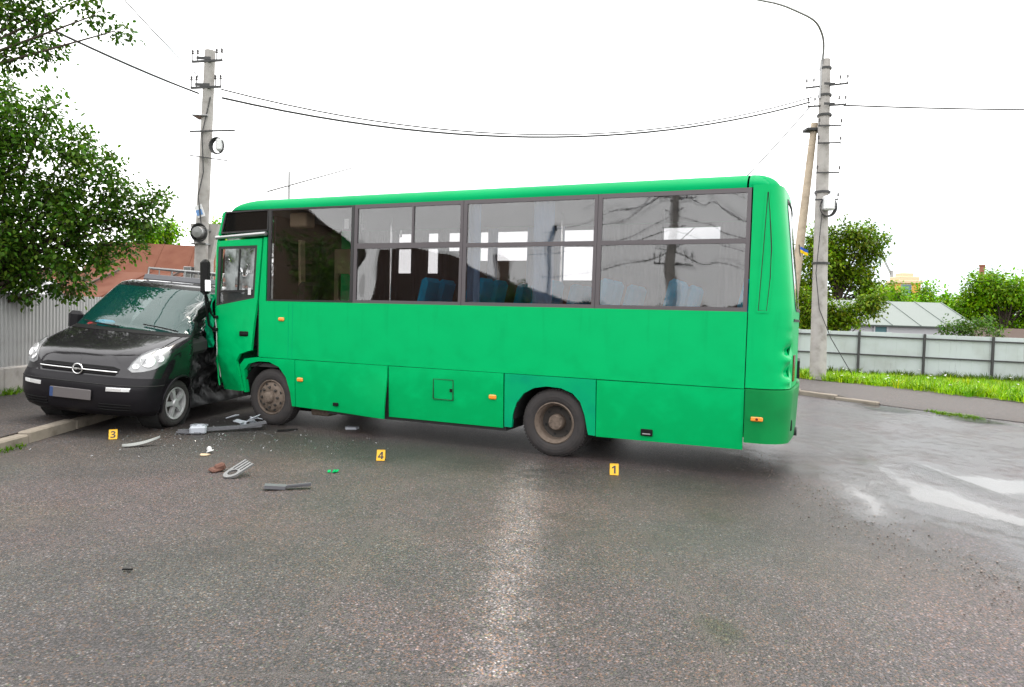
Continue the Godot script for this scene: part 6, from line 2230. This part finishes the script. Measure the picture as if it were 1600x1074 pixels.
func van_wheel(at: Vector3, turn: float) -> void:
	var o := Node3D.new()
	var k := 0
	o.name = "wheel"
	while van.has_node(NodePath(o.name)):
		k += 1
		o.name = "wheel_%03d" % k
	van.add_child(o, true)
	o.position = at
	o.rotation.y = turn
	var X := Transform3D(Basis(Vector3.BACK, -PI / 2.0), Vector3.ZERO)
	var b := MB.new()
	b.lathe([Vector2(0.21, -0.2), Vector2(0.3, -0.19), Vector2(0.318, -0.16), Vector2(0.32, -0.03), Vector2(0.312, 0.0), Vector2(0.29, 0.022), Vector2(0.26, 0.028), Vector2(0.235, 0.02), Vector2(0.218, 0.008)], X, 40)
	part("tyre", b, M.tyre_rubber, o)
	b = MB.new()
	b.lathe([Vector2(0.215, -0.19), Vector2(0.22, 0.008), Vector2(0.215, 0.02), Vector2(0.2, 0.014), Vector2(0.192, -0.02), Vector2(0.19, -0.16)], X, 36)
	for i in 5:
		var a := TAU * i / 5.0 + 0.3
		var u := Vector3(0, cos(a), sin(a))
		var s := Vector3(0, -sin(a), cos(a))
		b.squad(u * 0.05 + s * 0.022 + Vector3(0.01, 0, 0), u * 0.2 + s * 0.034 + Vector3(0.005, 0, 0), u * 0.2 - s * 0.034 + Vector3(0.005, 0, 0), u * 0.05 - s * 0.022 + Vector3(0.01, 0, 0), Vector3(1, 0, 0), Vector3(1, 0, 0), Vector3(1, 0, 0), Vector3(1, 0, 0))
		for e in [1.0, -1.0]:
			b.quad(u * 0.05 + s * 0.022 * e + Vector3(0.01, 0, 0), u * 0.2 + s * 0.034 * e + Vector3(0.005, 0, 0), u * 0.2 + s * 0.034 * e + Vector3(-0.04, 0, 0), u * 0.05 + s * 0.022 * e + Vector3(-0.04, 0, 0), s * e)
	b.lathe([Vector2(0.06, -0.02), Vector2(0.06, 0.01), Vector2(0.05, 0.022), Vector2(0.0, 0.024)], X, 18)
	var r := part("rim", b, M.alloy_rim, o)
	b = MB.new()
	b.lathe([Vector2(0.15, -0.06), Vector2(0.15, -0.05), Vector2(0.0, -0.05)], X, 24)
	b.lathe([Vector2(0.2, -0.1), Vector2(0.0, -0.1)], X, 24)
	part("brake_disc", b, M.dark_hub, r)

func make_markers() -> void:
	# folded number tents: a sloped front and back with a digit on each
	for d in [["3", Vector3(-4.82, 0, -8.4), 0.45, "yellow evidence marker numbered 3 beside the van's bumper"], ["4", Vector3(-1.41, 0, -7.62), 0.06, "yellow evidence marker numbered 4 before the middle of the bus"], ["1", Vector3(1.11, 0, -7.24), -0.1, "yellow evidence marker numbered 1 by the rear bus wheel"]]:
		var t := thing("evidence_marker", d[3], "evidence marker", d[1], d[2], "yellow numbered evidence markers")
		for s in [1.0, -1.0]:
			var b := MB.new()
			b.box(Vector3(0, 0.058, 0.028 * s), Vector3(0.092, 0.118, 0.004), Basis(Vector3.RIGHT, -s * 0.45), 0.0015)
			part("plate", b, M.marker_yellow, t)
			var tm := TextMesh.new()
			tm.text = d[0]
			var fo := SystemFont.new()
			fo.font_names = PackedStringArray(["Droid Sans"])
			fo.font_weight = 700
			tm.font = fo
			tm.font_size = 64
			tm.pixel_size = 0.0018
			tm.depth = 0.002
			var o := part("number", tm, M.marker_black, t)
			o.transform = Transform3D(Basis(Vector3.UP, 0.0 if s > 0 else PI) * Basis(Vector3.RIGHT, -0.45), Vector3(0, 0.058, 0.0315 * s))
		var b2 := MB.new()
		b2.box(Vector3(0, 0.113, 0), Vector3(0.092, 0.006, 0.012), Basis.IDENTITY, 0.002)
		part("fold", b2, M.marker_yellow, t)

func shard(n: int, r: float, seed_: int, tall: float) -> MB:
	# a broken flat piece with an uneven outline
	var g := RandomNumberGenerator.new()
	g.seed = seed_
	var p := []
	for i in n:
		var a := TAU * i / n
		p.append(Vector2(cos(a), sin(a)) * r * g.randf_range(0.55, 1.15))
	var b := MB.new()
	b.prism(p, 0.0, tall, Transform3D(Basis(Vector3.RIGHT, -PI / 2.0), Vector3.ZERO))
	return b

func make_debris() -> void:
	var b := MB.new()
	var P := []
	for i in 14:
		var u := i / 13.0
		var row := []
		for j in 4:
			var v := j / 3.0
			var wd := 0.075 * sin(PI * clampf(u * 0.9 + 0.08, 0.0, 1.0)) + 0.008
			row.append(Vector3(lerpf(-0.2, 0.18, u), 0.008 + 0.07 * u * u + 0.03 * sin(v * PI), (v - 0.5) * wd - 0.1 * u * u))
		P.append(row)
	grid(b, P, Vector3.UP)
	solo("trim_strip", b, M.trim_grey, "curved pale trim strip lying in front of the van beside marker 3", "debris", Vector3(-4.25, 0.004, -7.98), 0.35)
	b = MB.new()
	b.box(Vector3(0, 0.05, 0), Vector3(0.2, 0.1, 0.16), Basis(Vector3.UP, 0.2), 0.02)
	b.box(Vector3(0.02, 0.105, 0), Vector3(0.08, 0.02, 0.06), Basis.IDENTITY, 0.006)
	solo("broken_box", b, M.pale_plastic, "pale broken plastic box on the asphalt beside the van's front wheel", "debris", Vector3(-4.02, 0.004, -8.92), 0.15)
	b = MB.new()
	b.bar(Vector3(-0.5, 0.025, 0.12), Vector3(0.45, 0.06, -0.25), 0.07, 0.04)
	b.bar(Vector3(-0.5, 0.02, 0.12), Vector3(-0.2, 0.015, 0.15), 0.1, 0.02)
	b.bar(Vector3(0.2, 0.045, -0.15), Vector3(0.5, 0.1, -0.28), 0.1, 0.03)
	solo("bumper_beam", b, M.grey_plastic, "long grey broken beam lying between van wheel and front bus wheel", "debris", Vector3(-3.78, 0.004, -9.05), 0.1)
	b = MB.new()
	for k in 7:
		b.box(Vector3(rng.randf_range(-0.15, 0.15), 0.05 + 0.02 * k, rng.randf_range(-0.1, 0.1)), Vector3(0.16, 0.012, 0.08), Basis.from_euler(Vector3(rng.randf_range(-0.7, 0.7), rng.randf() * 3.0, rng.randf_range(-0.7, 0.7))), 0.003)
	solo("smashed_lamp", b, M.pale_plastic, "heap of smashed clear lamp pieces right beside the front bus wheel", "debris", Vector3(-3.62, 0.004, -9.42), 0.0)
	b = MB.new()
	b.ball(Vector3(0, 0.035, 0), Vector3(0.03, 0.035, 0.02), 5, 7)
	b.box(Vector3(0.02, 0.02, 0.02), Vector3(0.07, 0.012, 0.04), Basis(Vector3.BACK, 0.3), 0.003)
	solo("white_shard", b, M.white_plastic, "small white broken piece standing in front of the grey beam", "debris", Vector3(-3.37, 0.004, -7.76))
	solo("white_shard", shard(6, 0.06, 4, 0.01), M.cream_panel, "flat cream chip just below the small white broken piece", "debris", Vector3(-3.36, 0.004, -7.6), 0.4)
	b = MB.new()
	b.box(Vector3(0, 0.05, 0), Vector3(0.13, 0.1, 0.09), Basis.from_euler(Vector3(0.2, 0.4, 0.35)), 0.025)
	b.box(Vector3(-0.04, 0.025, 0.02), Vector3(0.16, 0.05, 0.13), Basis.from_euler(Vector3(0.15, 0.8, 0.1)), 0.02)
	solo("brown_fragment", b, M.brown_rubble, "reddish brown lump lying beside the silver slotted piece", "debris", Vector3(-2.88, 0.004, -6.88), 0.2).scale = Vector3(0.8, 0.75, 0.8)
	b = MB.new()
	var hand := []
	for i in 13:
		var a := PI + PI * i / 12.0
		hand.append(Vector2(0.02 + cos(a) * 0.085, 0.0 + sin(a) * 0.085))
	for k in [3, 2, 1, 0]:
		var x: float = -0.065 + 0.047 * k
		hand.append_array([Vector2(x + 0.028, 0.05), Vector2(x + 0.034, 0.21 - 0.012 * k), Vector2(x + 0.008, 0.21 - 0.012 * k), Vector2(x, 0.05)])
	var eye := []
	for i in 14: eye.append(Vector2(0.02 + cos(TAU * i / 14.0) * 0.05, 0.0 + sin(TAU * i / 14.0) * 0.045))
	b.patch(hand, [eye], 0.04, func(p: Vector2) -> Vector3: return Vector3(p.x, 0.045 + 0.38 * p.y, -p.y), Vector3.UP, 0.0, 0.022)
	solo("slotted_piece", b, M.steel_pale, "silver slotted trim piece with a round hole and prongs", "debris", Vector3(-2.68, 0.004, -6.66), -0.5)
	b = MB.new()
	b.bar(Vector3(-0.2, 0.03, 0.03), Vector3(-0.02, 0.015, 0.0), 0.09, 0.03)
	b.bar(Vector3(-0.02, 0.02, 0.0), Vector3(0.2, 0.03, -0.04), 0.045, 0.02)
	b.bar(Vector3(0.0, 0.035, 0.03), Vector3(0.2, 0.045, -0.02), 0.02, 0.014)
	solo("dark_bar", b, M.grey_plastic, "dark flat bar with a brownish end lying nearest the camera", "debris", Vector3(-2.0, 0.004, -6.26), 0.1)
	b = MB.new()
	for k in 4:
		b.box(Vector3(rng.randf_range(-0.05, 0.05), 0.012, rng.randf_range(-0.03, 0.03)), Vector3(0.05, 0.006, 0.03), Basis.from_euler(Vector3(rng.randf_range(-0.5, 0.5), rng.randf() * 3.0, 0.2)))
	solo("green_shard", b, M.green_paint, "small green paint flakes on the asphalt left of marker 4", "debris", Vector3(-1.76, 0.004, -6.98))
	b = MB.new()
	b.bar(Vector3(-0.03, 0.008, 0), Vector3(0.03, 0.01, 0.004), 0.016, 0.008)
	solo("black_chip", b, M.black_plastic, "tiny black chip alone on the asphalt in the left foreground", "debris", Vector3(-2.31, 0.004, -4.19))
	b = MB.new()
	b.bar(Vector3(-0.12, 0.01, 0.02), Vector3(0.14, 0.02, 0), 0.06, 0.012)
	solo("black_strip", b, M.black_plastic, "black strip lying under the loose green skirt flap of the bus", "debris", Vector3(-3.0, 0.004, -9.3), 0.3)
	solo("white_shard", shard(7, 0.1, 9, 0.03), M.pale_plastic, "pale flat piece under the bus right of the loose skirt flap", "debris", Vector3(-2.2, 0.004, -9.6), 0.4)
	solo("white_shard", shard(6, 0.11, 19, 0.02), M.pale_plastic, "pale flat piece just behind the van's front wheel", "debris", Vector3(-4.28, 0.004, -9.5), 0.4)
	# loose grit where the two road surfaces meet
	var grit := []
	for i in 1600:
		var u := rng.randf()
		var p := Vector2(2.95, -8.6).lerp(Vector2(3.0, -3.6), u)
		p += Vector2(noise.get_noise_2d(p.y * 0.8, 4.0) * 0.35 + rng.randfn() * 0.24, rng.randf_range(-0.2, 0.2))
		grit.append(Transform3D(Basis.from_euler(Vector3(rng.randf() * TAU, rng.randf() * TAU, 0)).scaled(Vector3(1, 0.7, 0.85) * (pow(rng.randf(), 3.0) * 0.9 + 0.25)), Vector3(p.x, 0.008, p.y)))
	var peb := MB.new()
	peb.ball(Vector3.ZERO, Vector3(0.009, 0.007, 0.008), 4, 6)
	tag(scatter("road_grit", peb.mesh(), M.grit, grit, func(_i): return Color(1, 1, 1) * rng.randf_range(0.4, 1.4)), "loose brown grit along the edge of the wet road surface", "grit")
	# splinters too small and many to count
	var at := []
	for i in 420:
		var a := rng.randf() * TAU
		var d := pow(rng.randf(), 0.7)
		var p := Vector3(-3.6 + cos(a) * d * 2.4, 0.006, -8.6 + sin(a) * d * 1.6)
		at.append(Transform3D(Basis.from_euler(Vector3(rng.randf() * 0.6, rng.randf() * TAU, rng.randf() * 0.6)).scaled(Vector3.ONE * rng.randf_range(0.3, 1.3) * rng.randf_range(0.5, 1.0)), p))
	for i in 60:
		at.append(Transform3D(Basis.from_euler(Vector3(rng.randf() * 0.6, rng.randf() * TAU, 0)).scaled(Vector3.ONE * rng.randf_range(0.3, 0.8)), Vector3(rng.randf_range(-4, 2), 0.006, rng.randf_range(-7.5, -5))))
	var o := scatter("glass_splinters", shard(5, 0.014, 2, 0.006).mesh(), M.lens_glass, at, func(_i): return Color.WHITE)
	tag(o, "tiny splinters of glass and plastic scattered on the asphalt by the van", "debris")
